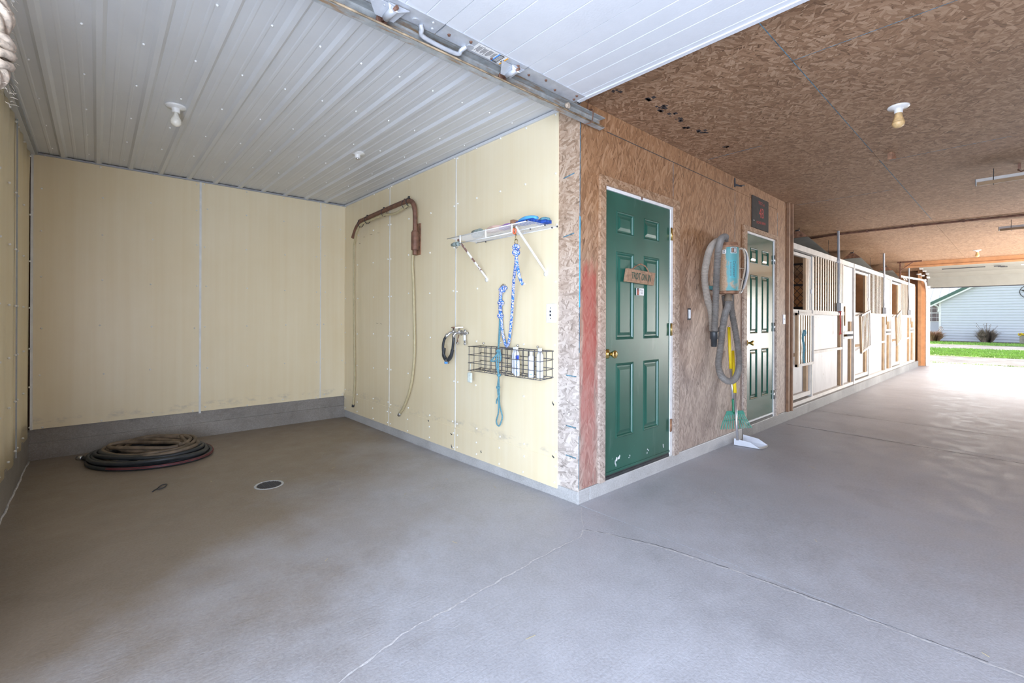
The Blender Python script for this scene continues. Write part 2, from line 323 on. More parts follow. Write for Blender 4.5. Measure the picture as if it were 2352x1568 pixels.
# ------------------------------------------------------------------ mesh helpers
class MB:
    def __init__(s): s.v = []; s.f = []; s.sm = []
    def add(s, vs, fs, smooth=False):
        o = len(s.v); s.v += [tuple(x) for x in vs]; s.f += [tuple(i + o for i in f) for f in fs]; s.sm += [smooth] * len(fs); return s
    def box(s, x0, x1, y0, y1, z0, z1, mtx=None):
        vs = [Vector((x, y, z)) for x in (x0, x1) for y in (y0, y1) for z in (z0, z1)]
        if mtx is not None: vs = [mtx @ v for v in vs]
        return s.add(vs, [(0, 1, 3, 2), (4, 6, 7, 5), (0, 4, 5, 1), (2, 3, 7, 6), (0, 2, 6, 4), (1, 5, 7, 3)])
    def beam(s, a, b, w_, h_, up=(0, 0, 1)):
        a, b = Vector(a), Vector(b); d = (b - a); L = d.length; d.normalize()
        u = Vector(up)
        if abs(d.dot(u)) > .99: u = Vector((1, 0, 0))
        r = d.cross(u).normalized(); u = r.cross(d)
        m = Matrix(((d.x, r.x, u.x, a.x), (d.y, r.y, u.y, a.y), (d.z, r.z, u.z, a.z), (0, 0, 0, 1)))
        return s.box(0, L, -w_ / 2, w_ / 2, -h_ / 2, h_ / 2, m)
    def prism(s, pts, vec, caps=True):
        n = len(pts); v = Vector(vec); vs = [Vector(p) for p in pts] + [Vector(p) + v for p in pts]
        fs = [(i, (i + 1) % n, n + (i + 1) % n, n + i) for i in range(n)]
        if caps: fs += [tuple(range(n))[::-1], tuple(range(n, 2 * n))]
        return s.add(vs, fs)
    def tube(s, pts, r, seg=8, smooth=True, cap=True, closed=False):
        pts = [Vector(p) for p in pts]; n = len(pts)
        rr = r if hasattr(r, '__len__') else [r] * n
        t0 = (pts[1] - pts[0]).normalized(); up = Vector((0, 0, 1)) if abs(t0.z) < .9 else Vector((1, 0, 0))
        nrm = t0.cross(up).normalized(); vs = []
        for i, p in enumerate(pts):
            if closed: t = (pts[(i + 1) % n] - pts[i - 1])
            else: t = pts[min(i + 1, n - 1)] - pts[max(i - 1, 0)]
            if t.length < 1e-9: t = Vector(t0)
            t = t.normalized(); nrm = (nrm - t * nrm.dot(t)); nrm = nrm.normalized() if nrm.length > 1e-6 else t.orthogonal().normalized(); bn = t.cross(nrm)
            for k in range(seg):
                a = 2 * PI * k / seg; vs.append(p + nrm * math.cos(a) * rr[i] + bn * math.sin(a) * rr[i])
        fs = []
        for i in range(n if closed else n - 1):
            j = (i + 1) % n
            for k in range(seg): fs.append((i * seg + k, i * seg + (k + 1) % seg, j * seg + (k + 1) % seg, j * seg + k))
        s.add(vs, fs, smooth)
        if cap and not closed:
            o = len(s.v) - len(vs)
            s.f += [tuple(o + k for k in range(seg))[::-1], tuple(o + (n - 1) * seg + k for k in range(seg))]; s.sm += [False, False]
        return s
    def lathe(s, prof, center, axis='z', seg=20, smooth=True):
        c = Vector(center); vs = []; n = len(prof)
        for (r, h) in prof:
            for k in range(seg):
                a = 2 * PI * k / seg; x, y = r * math.cos(a), r * math.sin(a)
                vs.append(c + {'z': Vector((x, y, h)), 'x': Vector((h, x, y)), 'y': Vector((x, h, y))}[axis])
        fs = [(i * seg + k, i * seg + (k + 1) % seg, (i + 1) * seg + (k + 1) % seg, (i + 1) * seg + k) for i in range(n - 1) for k in range(seg)]
        s.add(vs, fs, smooth); o = len(s.v) - len(vs)
        s.f += [tuple(o + k for k in range(seg))[::-1], tuple(o + (n - 1) * seg + k for k in range(seg))]; s.sm += [False, False]
        return s
    def ball(s, c, r, seg=12, sz=1.0):
        prof = [(max(1e-4, r * math.sin(PI * i / 8)), -r * sz * math.cos(PI * i / 8)) for i in range(9)]
        return s.lathe(prof, c, 'z', seg)
    def build(s, name, mt, parent=None, bevel=0):
        lo = [min(v[i] for v in s.v) for i in range(3)]; hi = [max(v[i] for v in s.v) for i in range(3)]
        org = Vector(((lo[0] + hi[0]) / 2, (lo[1] + hi[1]) / 2, lo[2]))
        me = bpy.data.meshes.new(name); me.from_pydata([tuple(Vector(v) - org) for v in s.v], [], s.f)
        me.polygons.foreach_set('use_smooth', s.sm)
        bm = bmesh.new(); bm.from_mesh(me); bmesh.ops.recalc_face_normals(bm, faces=bm.faces); bm.to_mesh(me); bm.free()
        me.materials.append(M[mt] if isinstance(mt, str) else mt)
        if getattr(s, 'two', False):                     # pale front, brown side faces: their shade is put into the colour
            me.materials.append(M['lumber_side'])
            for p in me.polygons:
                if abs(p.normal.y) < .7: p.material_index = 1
        o = bpy.data.objects.new(name, me); C.objects.link(o); o.location = org
        if parent is not None: adopt(o, parent)
        if bevel:
            b = o.modifiers.new('bevel', 'BEVEL'); b.width = bevel; b.segments = 2; b.limit_method = 'ANGLE'
        return o
def world(o):
    m = Matrix.LocRotScale(o.location, o.rotation_euler, o.scale)
    return m if o.parent is None else world(o.parent) @ o.matrix_parent_inverse @ m
def adopt(o, parent):
    o.parent = parent; o.matrix_parent_inverse = world(parent).inverted()
def smooth_path(pts, n=8, closed=False):
    P = [Vector(p) for p in pts]; out = []; L = len(P)
    rng = range(L if closed else L - 1)
    for i in rng:
        if closed: p0, p1, p2, p3 = P[(i - 1) % L], P[i], P[(i + 1) % L], P[(i + 2) % L]
        else: p0, p1, p2, p3 = P[max(i - 1, 0)], P[i], P[i + 1], P[min(i + 2, L - 1)]
        for k in range(n):
            t = k / n; out.append(.5 * ((2 * p1) + (p2 - p0) * t + (2 * p0 - 5 * p1 + 4 * p2 - p3) * t * t + (3 * p1 - p0 - 3 * p2 + p3) * t ** 3))
    if not closed: out.append(P[-1])
    return out
def even(pts, step):
    P = [Vector(p) for p in pts]; out = [P[0]]; acc = 0; cur = P[0]; i = 1
    while i < len(P):
        d = (P[i] - cur).length
        if acc + d >= step:
            cur = cur + (P[i] - cur) * ((step - acc) / d); out.append(cur.copy()); acc = 0
        else: acc += d; cur = P[i]; i += 1
    return out
def thing(name, label, cat, loc=(0, 0, 0), group=None):
    o = bpy.data.objects.new(name, None); C.objects.link(o); o.location = loc; o.empty_display_size = .1
    o['label'] = label; o['category'] = cat
    if group: o['group'] = group
    return o
def tag(o, label, cat, group=None):
    o['label'] = label; o['category'] = cat
    if group: o['group'] = group
    return o
def struct(o, label=None):
    o['kind'] = 'structure'
    if label: o['label'] = label
    return o
def stuff(o): o['kind'] = 'stuff'; return o
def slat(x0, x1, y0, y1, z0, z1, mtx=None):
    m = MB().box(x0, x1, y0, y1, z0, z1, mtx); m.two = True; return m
def part_copy(o, loc, parent=None):
    c = o.copy(); C.objects.link(c); c.location = Vector(loc); return c
def text(name, s, size, mt, loc, rot, parent, sx=1.0, ext=.0008, shear=0, space=1.0):
    cu = bpy.data.curves.new(name, 'FONT'); cu.body = s; cu.size = size; cu.extrude = ext; cu.align_x = 'CENTER'; cu.align_y = 'CENTER'; cu.shear = shear; cu.space_character = space; cu.resolution_u = 3
    tmp = bpy.data.objects.new('t', cu); me = bpy.data.meshes.new_from_object(tmp); bpy.data.objects.remove(tmp)
    me.materials.append(M[mt]); o = bpy.data.objects.new(name, me); C.objects.link(o)
    o.location = loc; o.rotation_euler = rot; o.scale = (sx, 1, 1)
    if parent is not None: adopt(o, parent)
    return o
def clamp(x, a=0., b=1.): return max(a, min(b, x))
def fz(x, y):
    z = -.04 * clamp(x / 4.8) - .04 * clamp((x - 4.8) / 10)
    if x < .05 and y > 0: z -= .035 * clamp(y / 2.0)
    return z

# ================================================================== THE SETTING
H = 2.674                                               # ceiling height
# ---- floor: cast slabs with real joints, falling slightly to the drain and the far door
def slab(x0, x1, y0, y1, mt='concrete', g=.003):
    nx, ny = max(1, int((x1 - x0) / .6)), max(1, int((y1 - y0) / .6)); m = MB()
    vs = [(x0 + g + (x1 - x0 - 2 * g) * i / nx, y0 + g + (y1 - y0 - 2 * g) * j / ny) for i in range(nx + 1) for j in range(ny + 1)]
    n = len(vs); top = [(x, y, fz(x, y)) for x, y in vs]; fs = [(i * (ny + 1) + j, (i + 1) * (ny + 1) + j, (i + 1) * (ny + 1) + j + 1, i * (ny + 1) + j + 1) for i in range(nx) for j in range(ny)]
    m.add(top, fs)
    per = [(x0 + g, y0 + g), (x1 - g, y0 + g), (x1 - g, y1 - g), (x0 + g, y1 - g)]
    m.add([(x, y, fz(x, y)) for x, y in per] + [(x, y, -.3) for x, y in per], [(0, 1, 5, 4), (1, 2, 6, 5), (2, 3, 7, 6), (3, 0, 4, 7), (4, 5, 6, 7)])
    return m
floor = struct(MB().box(-3.2, 17.2, -4.6, 3.9, -.42, -.29).build('floor', 'joint'), 'concrete floor of the wash bay and the barn aisle')
for (x0, x1, y0, y1) in ((-3.2, 0.0, -4.6, 3.86), (0, 3.84, -4.6, .02), (3.84, 6.25, -4.6, .02), (6.25, 9.3, -4.6, .02), (9.3, 12.4, -4.6, .02), (12.4, 15.6, -4.6, .02)):
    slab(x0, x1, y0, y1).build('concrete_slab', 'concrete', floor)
def ribbon(path, wid, mt, name, wob=.006, h=.0012):
    P = even(smooth_path([(x, y, 0) for x, y in path], 6), .03); m = MB(); L = []; R_ = []
    for i, p in enumerate(P):
        t = (P[min(i + 1, len(P) - 1)] - P[max(i - 1, 0)]).normalized(); n = Vector((-t.y, t.x, 0))
        q = p + n * random.uniform(-wob, wob); ww = wid * random.uniform(.25, 1.1)
        L.append((q.x + n.x * ww / 2, q.y + n.y * ww / 2, fz(q.x, q.y) + h)); R_.append((q.x - n.x * ww / 2, q.y - n.y * ww / 2, fz(q.x, q.y) + h))
    k = len(P); m.add(L + R_, [(i, i + 1, k + i + 1, k + i) for i in range(k - 1)])
    return m.build(name, mt, floor)
c0 = (-.02, -.012); c1 = (-.262, -.255)
ribbon([(0.0, -.015), (-.06, -.08), (-.17, -.17), c1], .006, 'crack', 'floor_crack')
ribbon([c1, (-.35, -.30), (-.55, -.30), (-.92, -.322), (-1.19, -.344), (-1.43, -.351), (-1.66, -.40), (-1.85, -.47)], .011, 'crack', 'floor_crack')
ribbon([c1, (-.22, -.33), (-.183, -.441), (-.15, -.55), (-.104, -.701), (-.09, -.85), (-.06, -1.0), (-.043, -1.199), (-.013, -1.68), (.002, -1.9), (.01, -2.4)], .012, 'crack', 'floor_crack')
ribbon([(-.25, -.262), (-.17, -.448), (-.09, -.707), (-.03, -1.2), (.0, -1.68), (.014, -1.9)], .004, 'joint', 'floor_crack', .004, .001)
ribbon([(3.82, -.05), (3.76, -.9), (3.68, -1.97), (3.6, -3.5)], .012, 'joint', 'floor_crack')
ribbon([(5.12, -.05), (5.06, -.66), (5.0, -1.98), (5.0, -3.5)], .010, 'joint', 'floor_crack')
# floor drain
dr = thing('floor_drain', 'round slotted grate set in the concrete of the wash bay', 'drain', (-1.397, 1.825, fz(-1.397, 1.825)))
zd = fz(-1.397, 1.825)
MB().lathe([(.082, -.006), (.086, .003), (.098, .004), (.101, 0.0)], (-1.397, 1.825, zd), 'z', 32).build('rim', 'galv', dr)
m = MB()
for i in range(-6, 7):
    y = 1.825 + i * .0125; hw = math.sqrt(max(0, .080 ** 2 - (i * .0125) ** 2)); m.box(-1.397 - hw, -1.397 + hw, y - .003, y + .003, zd - .002, zd + .0035)
for i in (-3, 0, 3):
    x = -1.397 + i * .0125; hw = math.sqrt(.080 ** 2 - (i * .0125) ** 2); m.box(x - .003, x + .003, 1.825 - hw, 1.825 + hw, zd - .003, zd + .003)
m.build('grate', 'dark', dr)

# ---- low concrete walls (curbs)
def curb(name, x0, x1, y0, y1, z1, mt, lab):
    return struct(MB().box(x0, x1, y0, y1, -.3, z1).build(name, mt, None, .006), lab)
curb('curb', 0.0, .12, 0.0, 3.85, .087, 'curb', 'low concrete curb under the cream wall of the wash bay')
curb('curb', 2.66, 15.0, 0.0, .14, .087, 'curb_mid', 'long low concrete curb under the stall fronts')
curb('curb', .12, 2.66, 0.0, .14, .087, 'curb', 'low concrete curb under the first door')
cb = curb('curb', -2.95, .0, 3.86, 4.0, .236, 'curb_dark', 'tall grey concrete curb along the back of the wash bay')
MB().box(-2.8, 0, 3.842, 3.861, -.3, .112).build('ledge', 'curb_dark', cb)
curb('curb', -2.95, -2.80, -.1, 4.0, .215, 'curb_dark', 'concrete curb under the left wall of the wash bay')
MB().tube([(-2.797 + random.uniform(-.004, .004), 3.8 - i * .1, fz(-2.79, 3.8 - i * .1)) for i in range(38)], .008, 5).build('mortar_seam', 'crack', bpy.data.objects['curb.004'])

# ---- wash bay: cream liner panels
def wall_box(name, x0, x1, y0, y1, z0, z1, mt, lab): return struct(MB().box(x0, x1, y0, y1, z0, z1).build(name, mt), lab)
wb = wall_box('wall_back', -2.95, .12, 3.862, 4.0, .236, H + .2, 'darkbarn', 'cream panelled back wall of the wash bay')
wl = wall_box('wall_left', -2.95, -2.81, -.12, 4.0, .215, H + .2, 'darkbarn', 'cream panelled left wall of the wash bay')
wr = wall_box('wall_right', .008, .12, .01, 3.86, .087, H + .2, 'darkbarn', 'cream panelled right wall of the wash bay, with the shelf')
for x0, x1 in ((-2.786, -1.556), (-1.548, -.315), (-.307, -.004)): MB().box(x0, x1, 3.848, 3.861, .234, H - .015).build('cream_panel', 'cream', wb)
for y0, y1 in ((.184, 1.392), (1.398, 2.629), (2.635, 3.847)):
    MB().box(-.007, .007, y0, y1, .243, H - .012).build('cream_panel', 'cream', wr)
    MB().box(-.010, .006, y0 - (.002 if y0 < 1 else 0), y1, .057, .262).build('lower_panel', 'cream', wr)
def wavy(y0, y1):
    m = MB(); ny, nz = 40, 12; vs = []
    for i in range(ny + 1):
        y = y0 + (y1 - y0) * i / ny; zb = .205 + .012 * math.sin(y * 9)
        for j in range(nz + 1):
            u = j / nz; z = zb + (H - .02 - zb) * u
            vs.append((-2.797 + .011 * math.sin(y * 14.5) * (1 - u) ** 1.5 + .008 * math.sin(y * 25 + 2) * max(0, u - .8) * 5, y, z))
    m.add(vs, [(i * (nz + 1) + j, (i + 1) * (nz + 1) + j, (i + 1) * (nz + 1) + j + 1, i * (nz + 1) + j + 1) for i in range(ny) for j in range(nz)], True); return m
for y0, y1 in ((-.1, .42), (.424, 1.64), (1.644, 2.866), (2.874, 3.846)):
    o = wavy(y0, y1).build('cream_panel', 'cream', wl); so = o.modifiers.new('t', 'SOLIDIFY'); so.thickness = .004
MB().box(-1.562, -1.543, 3.843, 3.849, .215, H - .02).build('batten', 'batten', wb)
MB().box(-.316, -.306, 3.845, 3.849, .236, H - .02).build('batten', 'batten', wb)
for y in (1.395, 2.632): MB().box(-.010, -.006, y - .005, y + .005, .25, H - .02).build('batten', 'batten', wr)
for y in (1.395, 2.632): MB().box(-.0125, -.009, y - .004, y + .004, .06, .25).build('batten', 'batten', wr)
MB().box(-2.791, -2.783, 2.862, 2.880, .21, H - .02).build('batten', 'batten_grey', wl)
MB().box(-2.792, -2.776, 3.830, 3.849, .234, H - .015).build('corner_bead', 'batten', wl)
MB().box(-.010, -.004, 3.838, 3.849, .236, H - .015).build('corner_bead', 'cream', wr)
m = MB()                                                # button heads of the fixings
for xs in ((-2.72, -2.32, -1.95, -1.60), (-1.50, -1.12, -.72, -.36), (-.27, -.05)):
    for x in xs:
        for z in (.262, .70, 1.13, 1.56, 1.98, 2.36, 2.63): m.ball((x + random.uniform(-.02, .02), 3.846, z + random.uniform(-.02, .02)), .0075, 8)
stuff(m.build('screw_head', 'screw_white', wb))
m = MB()
for ys in ((.20, .51, .79, 1.09, 1.365), (1.425, 1.81, 2.22, 2.60), (2.662, 3.02, 3.45, 3.82)):
    for y in ys:
        for z in (.085, .20, .305, .66, 1.04, 1.47, 1.86, 2.23, 2.64): m.ball((-.010, y + random.uniform(-.01, .01), z + random.uniform(-.012, .012)), .0075, 8)
stuff(m.build('screw_head', 'screw_white', wr))
m = MB()
for y in (2.1, 2.5, 2.82, 2.92, 3.3, 3.75):
    for z in (.27, .62, .95, 1.3, 1.7, 2.1, 2.6): m.ball((-2.788, y + random.uniform(-.02, .02), z), .008, 8)
stuff(m.build('screw_head', 'screw_white', wl))
# little breaks and scars in the lower panels
m = MB()
for (y, z, a, s) in ((1.449, .194, .3, .018), (1.441, .085, 1.2, .020), (.219, .637, 1.1, .016), (.216, .27, .8, .014), (1.02, .13, 1.6, .012), (1.83, .25, .9, .010)):
    m.tube([(-.0125, y + s * math.cos(a) * t + .004 * math.sin(6 * t), z + s * math.sin(a) * t) for t in (-1, -.4, .2, 1)], [.0015, .0045, .003, .001], 6)
stuff(m.build('panel_crack', 'dark', wr))
m = MB()
for (y, z, s) in ((3.30, 2.19, .05), (3.12, 2.195, .06), (2.93, 2.19, .05), (3.42, 2.13, .04), (2.95, 1.17, .05), (2.85, 1.165, .04)): m.tube([(-.0085, y, z), (-.0085, y - s, z - .006)], .0016, 5)
stuff(m.build('scratch', 'rust', wr))

# ---- strand board of the aisle wall: each sheet a part
wa = struct(MB().box(.125, 4.06, .10, .14, .087, H + .2).build('wall_aisle', 'darkbarn'), 'strand board wall with the two doors')
def sheet(x0, x1, z0, z1, par=None, y0=.0, y1=.012, mt='osb_wall'): return MB().box(x0 + .0015, x1 - .0015, y0, y1, z0 + .0015, z1 - .0015).build('strand_board_sheet', mt, par or wa)
SH = 2.538
D1 = (.262, 1.182, 2.145); D2 = (2.718, 3.562, 2.155)
sheet(.006, D1[0], .09, SH); sheet(D1[0], 1.213, D1[2], SH); sheet(1.182, 1.213, .09, D1[2])
sheet(1.213, 2.453, .09, SH); sheet(2.453, D2[0], .09, SH); sheet(D2[0], D2[1], D2[2], SH)
sheet(D2[1], 3.665, .09, SH); sheet(3.665, 4.0, .09, H)
for a, b in ((.006, 1.75), (1.75, 3.665)): sheet(a, b, SH, H)
MB().box(.0, .008, .0, .184, .080, H).build('strand_board_sheet', 'osb_edge', wa)
MB().box(.012, .9, .012, .1, SH - .02, SH + .03).build('nailer', 'darkbarn', wa)
m = MB(); m.box(.001, .0055, -.0022, .0, 1.0, 2.52)
m.box(.0, .004, -.0018, .0, .1, .45); m.build('chalk_line', 'chalk', wa)
MB().box(.0, .008, -.0028, .0, 1.30, 1.90).build('chalk_line', 'chalk_bright', wa)
m = MB()
for z in (2.18, 1.78): m.beam((-.0008, .045, z + .015), (-.0008, .14, z), .007, .002, (1, 0, 0))
for z in (.84, .30, .50): m.beam((-.0008, .02, z), (-.0008, .11, z + .003), .007, .002, (1, 0, 0))
m.box(1.2115, 1.2155, -.0008, .001, 2.22, 2.53); m.box(2.4515, 2.4555, -.0008, .001, 1.7, 2.52); m.box(3.662, 3.667, -.0008, .001, 2.2, 2.5)
m.build('chalk_mark', 'chalk', wa)
m = MB(); m.box(.3, 2.44, -.0009, .001, SH - .003, SH + .003); m.build('chalk_mark', 'joint', wa)
po = struct(MB().box(3.99, 4.085, -.028, .13, .087, H).build('trim_1', 'post'), 'dark stained post between the second door and the stalls')
MB().box(4.072, 4.095, -.048, -.010, .09, H).build('edge_strip', 'post', po)

# ---- doors
def door(idx, D, mt, lab, casing):
    x0, x1, zt = D; zb = .128; yf = .004
    e = bpy.data.objects.new('door_%d' % idx, None); C.objects.link(e); e.location = ((x0 + x1) / 2, yf, zb); struct(e, lab)
    jw = .014
    W_ = x1 - x0; L0, L1 = x0 + .002, x1 - .012
    k = W_ / .92
    px = [(x0 + .157 * k, x0 + .383 * k), (x0 + .517 * k, x0 + .743 * k)]
    pz = [(1.84, 2.006), (1.074, 1.713), (.36, .903)]
    xs = [L0, px[0][0], px[0][1], px[1][0], px[1][1], L1]; zs = [zb, pz[2][0], pz[2][1], pz[1][0], pz[1][1], pz[0][0], pz[0][1], zt - .012]
    m = MB()
    for i in range(5):
        for j in range(7):
            if i in (1, 3) and j in (1, 3, 5): continue
            m.add([(xs[i], yf, zs[j]), (xs[i + 1], yf, zs[j]), (xs[i + 1], yf, zs[j + 1]), (xs[i], yf, zs[j + 1])], [(0, 1, 2, 3)])
    m.box(L0, L1, yf + .02, yf + .044, zb, zs[-1])
    m.add([(L0, yf, zb), (L1, yf, zb), (L1, yf, zs[-1]), (L0, yf, zs[-1]), (L0, yf + .03, zb), (L1, yf + .03, zb), (L1, yf + .03, zs[-1]), (L0, yf + .03, zs[-1])], [(0, 1, 5, 4), (1, 2, 6, 5), (2, 3, 7, 6), (3, 0, 4, 7)])
    m.build('slab', mt, e)
    for (a, b) in px:
        for (c, d) in pz:
            p = MB(); vs = []
            for (off, dep) in ((0, 0), (.007, -.004), (.014, .0), (.020, .009), (.030, .009), (.052, .0015)):
                vs += [(a + off, yf + dep, c + off), (b - off, yf + dep, c + off), (b - off, yf + dep, d - off), (a + off, yf + dep, d - off)]
            fs = [(r * 4 + q, r * 4 + (q + 1) % 4, (r + 1) * 4 + (q + 1) % 4, (r + 1) * 4 + q) for r in range(5) for q in range(4)] + [(20, 21, 22, 23)]
            p.add(vs, fs).build('panel', mt, e)
    # white jamb on hinge side and head, dark threshold and sweep
    MB().box(x0 - .004, x1 + .028, -.004, .09, zt - .010, zt + .014).build('head_jamb', 'white_frame', e)
    j = MB().box(x1 - .010, x1 + .026, -.004, .09, .09, zt - .01); j.build('side_jamb', 'white_frame', e)
    MB().box(x0, x1, .002, .10, .087, .108).build('threshold', 'rubber', e)
    MB().box(x0 + .004, x1 - .012, -.002, .006, .122, .140).build('door_sweep', 'galv' if idx == 2 else mt, e)
    MB().box(x0 + .004, x1 - .012, .006, .012, .100, .130).build('sweep_rubber', 'rubber', e)
    # strand board casing, proud of the wall
    (lx0, lx1), (rx0, rx1), ztop = casing
    MB().box(lx0, lx1, -.022, .0, .094, ztop).build('casing', 'osb_case', e)
    MB().box(rx0, rx1, -.022, .0, .087, ztop).build('casing', 'osb_case', e)
    MB().box(lx1, rx0, -.022, .0, zt + .012, ztop).build('casing', 'osb_case', e)
    # brass knob
    kx, kz = (x0 + .052, .978)
    kn = MB().lathe([(.034, .0), (.034, -.006), (.022, -.012), (.012, -.016), (.012, -.035), (.016, -.040), (.026, -.058), (.028, -.066), (.026, -.072), (.010, -.074)], (kx, yf, kz), 'y', 24).build('knob', 'brass', e)
    if idx == 1: MB().lathe([(.012, .0), (.012, -.002), (.002, -.003)], (x0 + .004, yf - .001, kz + .03), 'y', 10).build('latch_plate', 'brass', e)
    for hz in (1.93, 1.14, .345):
        hm = 'rust_plate' if (idx == 1 and hz < .5) else ('brass' if idx == 1 else 'chrome')
        hh = MB().box(x1 - .006, x1 + .020, -.0065, -.004, hz - .05, hz + .05); hh.tube([(x1 - .010, -.010, hz - .052), (x1 - .010, -.010, hz + .052)], .0075, 10)
        hh.build('hinge', hm, e)
    return e
d1 = door(1, D1, 'door_green', 'green six panel door with the wooden hanging sign, nearest the corner', ((.203, .263), (1.213, 1.290), 2.217))
d2 = door(2, D2, 'door_green_gloss', 'shiny green six panel door beside the canister vacuum', ((2.642, 2.719), (3.592, 3.660), 2.214))
MB().lathe([(.012, 0), (.012, -.002), (.003, -.002)], (.735, -.005, 2.148), 'y', 10).build('rust_spot', 'rust', d1)

# ---- ceiling of the bay: ribbed steel sheets (each 0.914 m wide); ceiling of the aisle: strand board sheets
cb_ = struct(MB().box(-3.0, .12, -.06, 4.0, H + .03, H + .06).build('ceiling', 'darkbarn'), 'white ribbed steel ceiling of the wash bay')
def profile(x0, x1):
    pts = [(x0, 0)]; k = 0; x = -2.822
    while x < x1 + .1:
        if x0 <= x - .028 and x + .028 <= x1: pts += [(x - .028, 0), (x - .012, -.016), (x + .012, -.016), (x + .028, 0)]
        for q in (.0775, .155):
            c = x + q
            if x0 <= c - .014 and c + .014 <= x1: pts += [(c - .012, 0), (c - .006, -.0022), (c + .006, -.0022), (c + .012, 0)]
        x += .2335
    pts.append((x1, 0)); return pts
xe = -2.80
for a, b in ((-2.806, -2.005), (-2.005, -1.071), (-1.071, -.137), (-.137, -.004)):
    P = profile(a, b); m = MB(); n = len(P); ys = (-.055, 3.848)
    m.add([(x, y, H - .004 + z) for y in ys for x, z in P], [(i, i + 1, n + i + 1, n + i) for i in range(n - 1)])
    m.add([(x, y, H + .004 + z) for y in ys for x, z in P], [(i, i + 1, n + i + 1, n + i) for i in range(n - 1)])
    m.build('ceiling_sheet', 'metal_ceil', cb_)
m = MB()
for x in (-2.70, -2.47, -2.23, -2.0, -1.77, -1.53, -1.30, -1.07, -.83, -.60, -.37, -.14):
    for y in (.55, 1.16, 1.77, 2.4, 3.0, 3.6): m.ball((x + .05, y + random.uniform(-.02, .02), H - .006), .0065, 8)
stuff(m.build('screw_head', 'screw_white', cb_))
MB().box(-2.80, -.0, 3.828, 3.849, H - .026, H - .012).build('edge_channel', 'trim_grey', cb_)
MB().box(-.022, -.004, -.05, 3.84, H - .030, H - .010).build('edge_channel', 'metal_ceil', cb_)
MB().box(-.012, -.003, -.05, 3.84, H - .012, H - .004).build('edge_gap', 'joint', cb_)
MB().box(-2.80, -2.765, -.05, 3.84, H - .036, H - .012).build('edge_channel', 'metal_ceil', cb_)
MB().box(-2.765, -2.748, -.05, 3.84, H - .030, H - .006).build('edge_channel', 'trim_grey', cb_)
ca = struct(MB().box(-2.9, 15.9, -4.9, 4.0, H + .02, H + .06).build('ceiling', 'darkbarn'), 'strand board ceiling of the barn aisle')



rows = [(.13, 1.35, 1.75), (-1.09, .13, 1.75), (-2.31, -1.09, .53), (-3.53, -2.31, 1.75), (-4.75, -3.53, .53), (1.35, 2.57, .53), (2.57, 3.79, 1.75), (3.79, 3.95, .53)]
for (ya, yb, off) in rows:
    x = off - 2.44 * 2
    while x < 15.7:
        a, b = max(x, -2.85), min(x + 2.44, 15.7); x += 2.44
        if b - a < .05: continue
        if ya >= .1:                                     # over the rooms behind the wall only
            a = max(a, .12)
            if b - a < .05: continue
            MB().box(a + .0015, b - .0015, ya + .0015, yb - .0015, H, H + .012).build('strand_board_sheet', 'osb_ceil', ca)
        elif yb > 0 and a < .0:
            MB().box(a, min(b, 0) - .0015, ya + .0015, -.06, H, H + .012).build('strand_board_sheet', 'osb_ceil', ca)
            if b > 0: MB().box(.0, b - .0015, ya + .0015, yb - .0015, H, H + .012).build('strand_board_sheet', 'osb_ceil', ca)
        else: MB().box(a + .0015, b - .0015, ya + .0015, yb - .0015, H, H + .012).build('strand_board_sheet', 'osb_ceil', ca)
m = MB()
m.box(.0, 2.6, -1.0925, -1.0885, H - .0008, H + .001); m.box(.5285, .5315, -2.31, -1.09, H - .0008, H + .001)
m.box(1.748, 1.752, -.5, -.05, H - .0008, H + .001); m.box(2.968, 2.973, -1.9, -1.15, H - .0008, H + .001); m.box(4.188, 4.193, -1.0, -.05, H - .0008, H + .001); m.box(2.9, 6.5, -1.093, -1.088, H - .0008, H + .001)
m.build('chalk_mark', 'chalk', ca)
m = MB(); random.seed(3)
for (x, y) in ((.07, -.235), (.323, -.312), (.459, -.312), (.5, -.29), (.621, -.301), (.75, -.28), (.908, -.249), (1.057, -.278), (1.1, -.30), (1.55, -.283)):
    for q in range(5):
        a = random.uniform(0, .06); b = random.uniform(-.03, .03); r = random.uniform(.004, .013)
        m.box(x + a - r * 1.6, x + a + r, y + b - r, y + b + r, H - .0012, H)
stuff(m.build('dark_stain', 'dark', ca))

# ---- the rest of the barn shell (mostly unseen, it shapes the light)
struct(MB().box(-2.95, -2.83, -4.9, -4.0, -.3, H + .2).build('wall_near', 'osb_yz'), 'strand board end wall beside the near doorway')
struct(MB().box(-2.95, -2.83, -4.0, -.12, 2.45, H + .2).build('wall_near', 'osb_yz'), 'header over the near doorway')
wo = struct(MB().box(-2.9, 7.6, -4.1, -4.0, -.3, H + .2).build('wall_opposite', 'osb_wall'), 'strand board wall across the aisle')
struct(MB().box(15.0, 15.7, -4.1, -4.0, -.3, H + .2).build('wall_opposite', 'osb_wall'), 'strand board wall across the aisle, far end')
struct(MB().box(7.6, 15.0, -4.1, -4.0, 2.35, H + .2).build('wall_opposite', 'osb_wall'), 'header over the side doorway')
we = struct(MB().box(15.66, 15.80, .05, 4.0, -.3, H + .2).build('wall_end', 'orange_wood'), 'far end wall of the barn in orange boards')
for i in range(10): MB().box(15.645, 15.66, .06 + i * .38, .06 + i * .38 + .374, -.05, H).build('wall_board', 'orange_wood', we)
struct(MB().box(15.66, 15.80, -4.1, .05, 2.42, H + .2).build('wall_end', 'orange_wood'), 'header over the far doorway')
struct(MB().box(-2.95, 15.8, 4.0, 4.1, -.3, H + .2).build('wall_back', 'darkbarn'), 'outer wall behind the rooms and stalls')
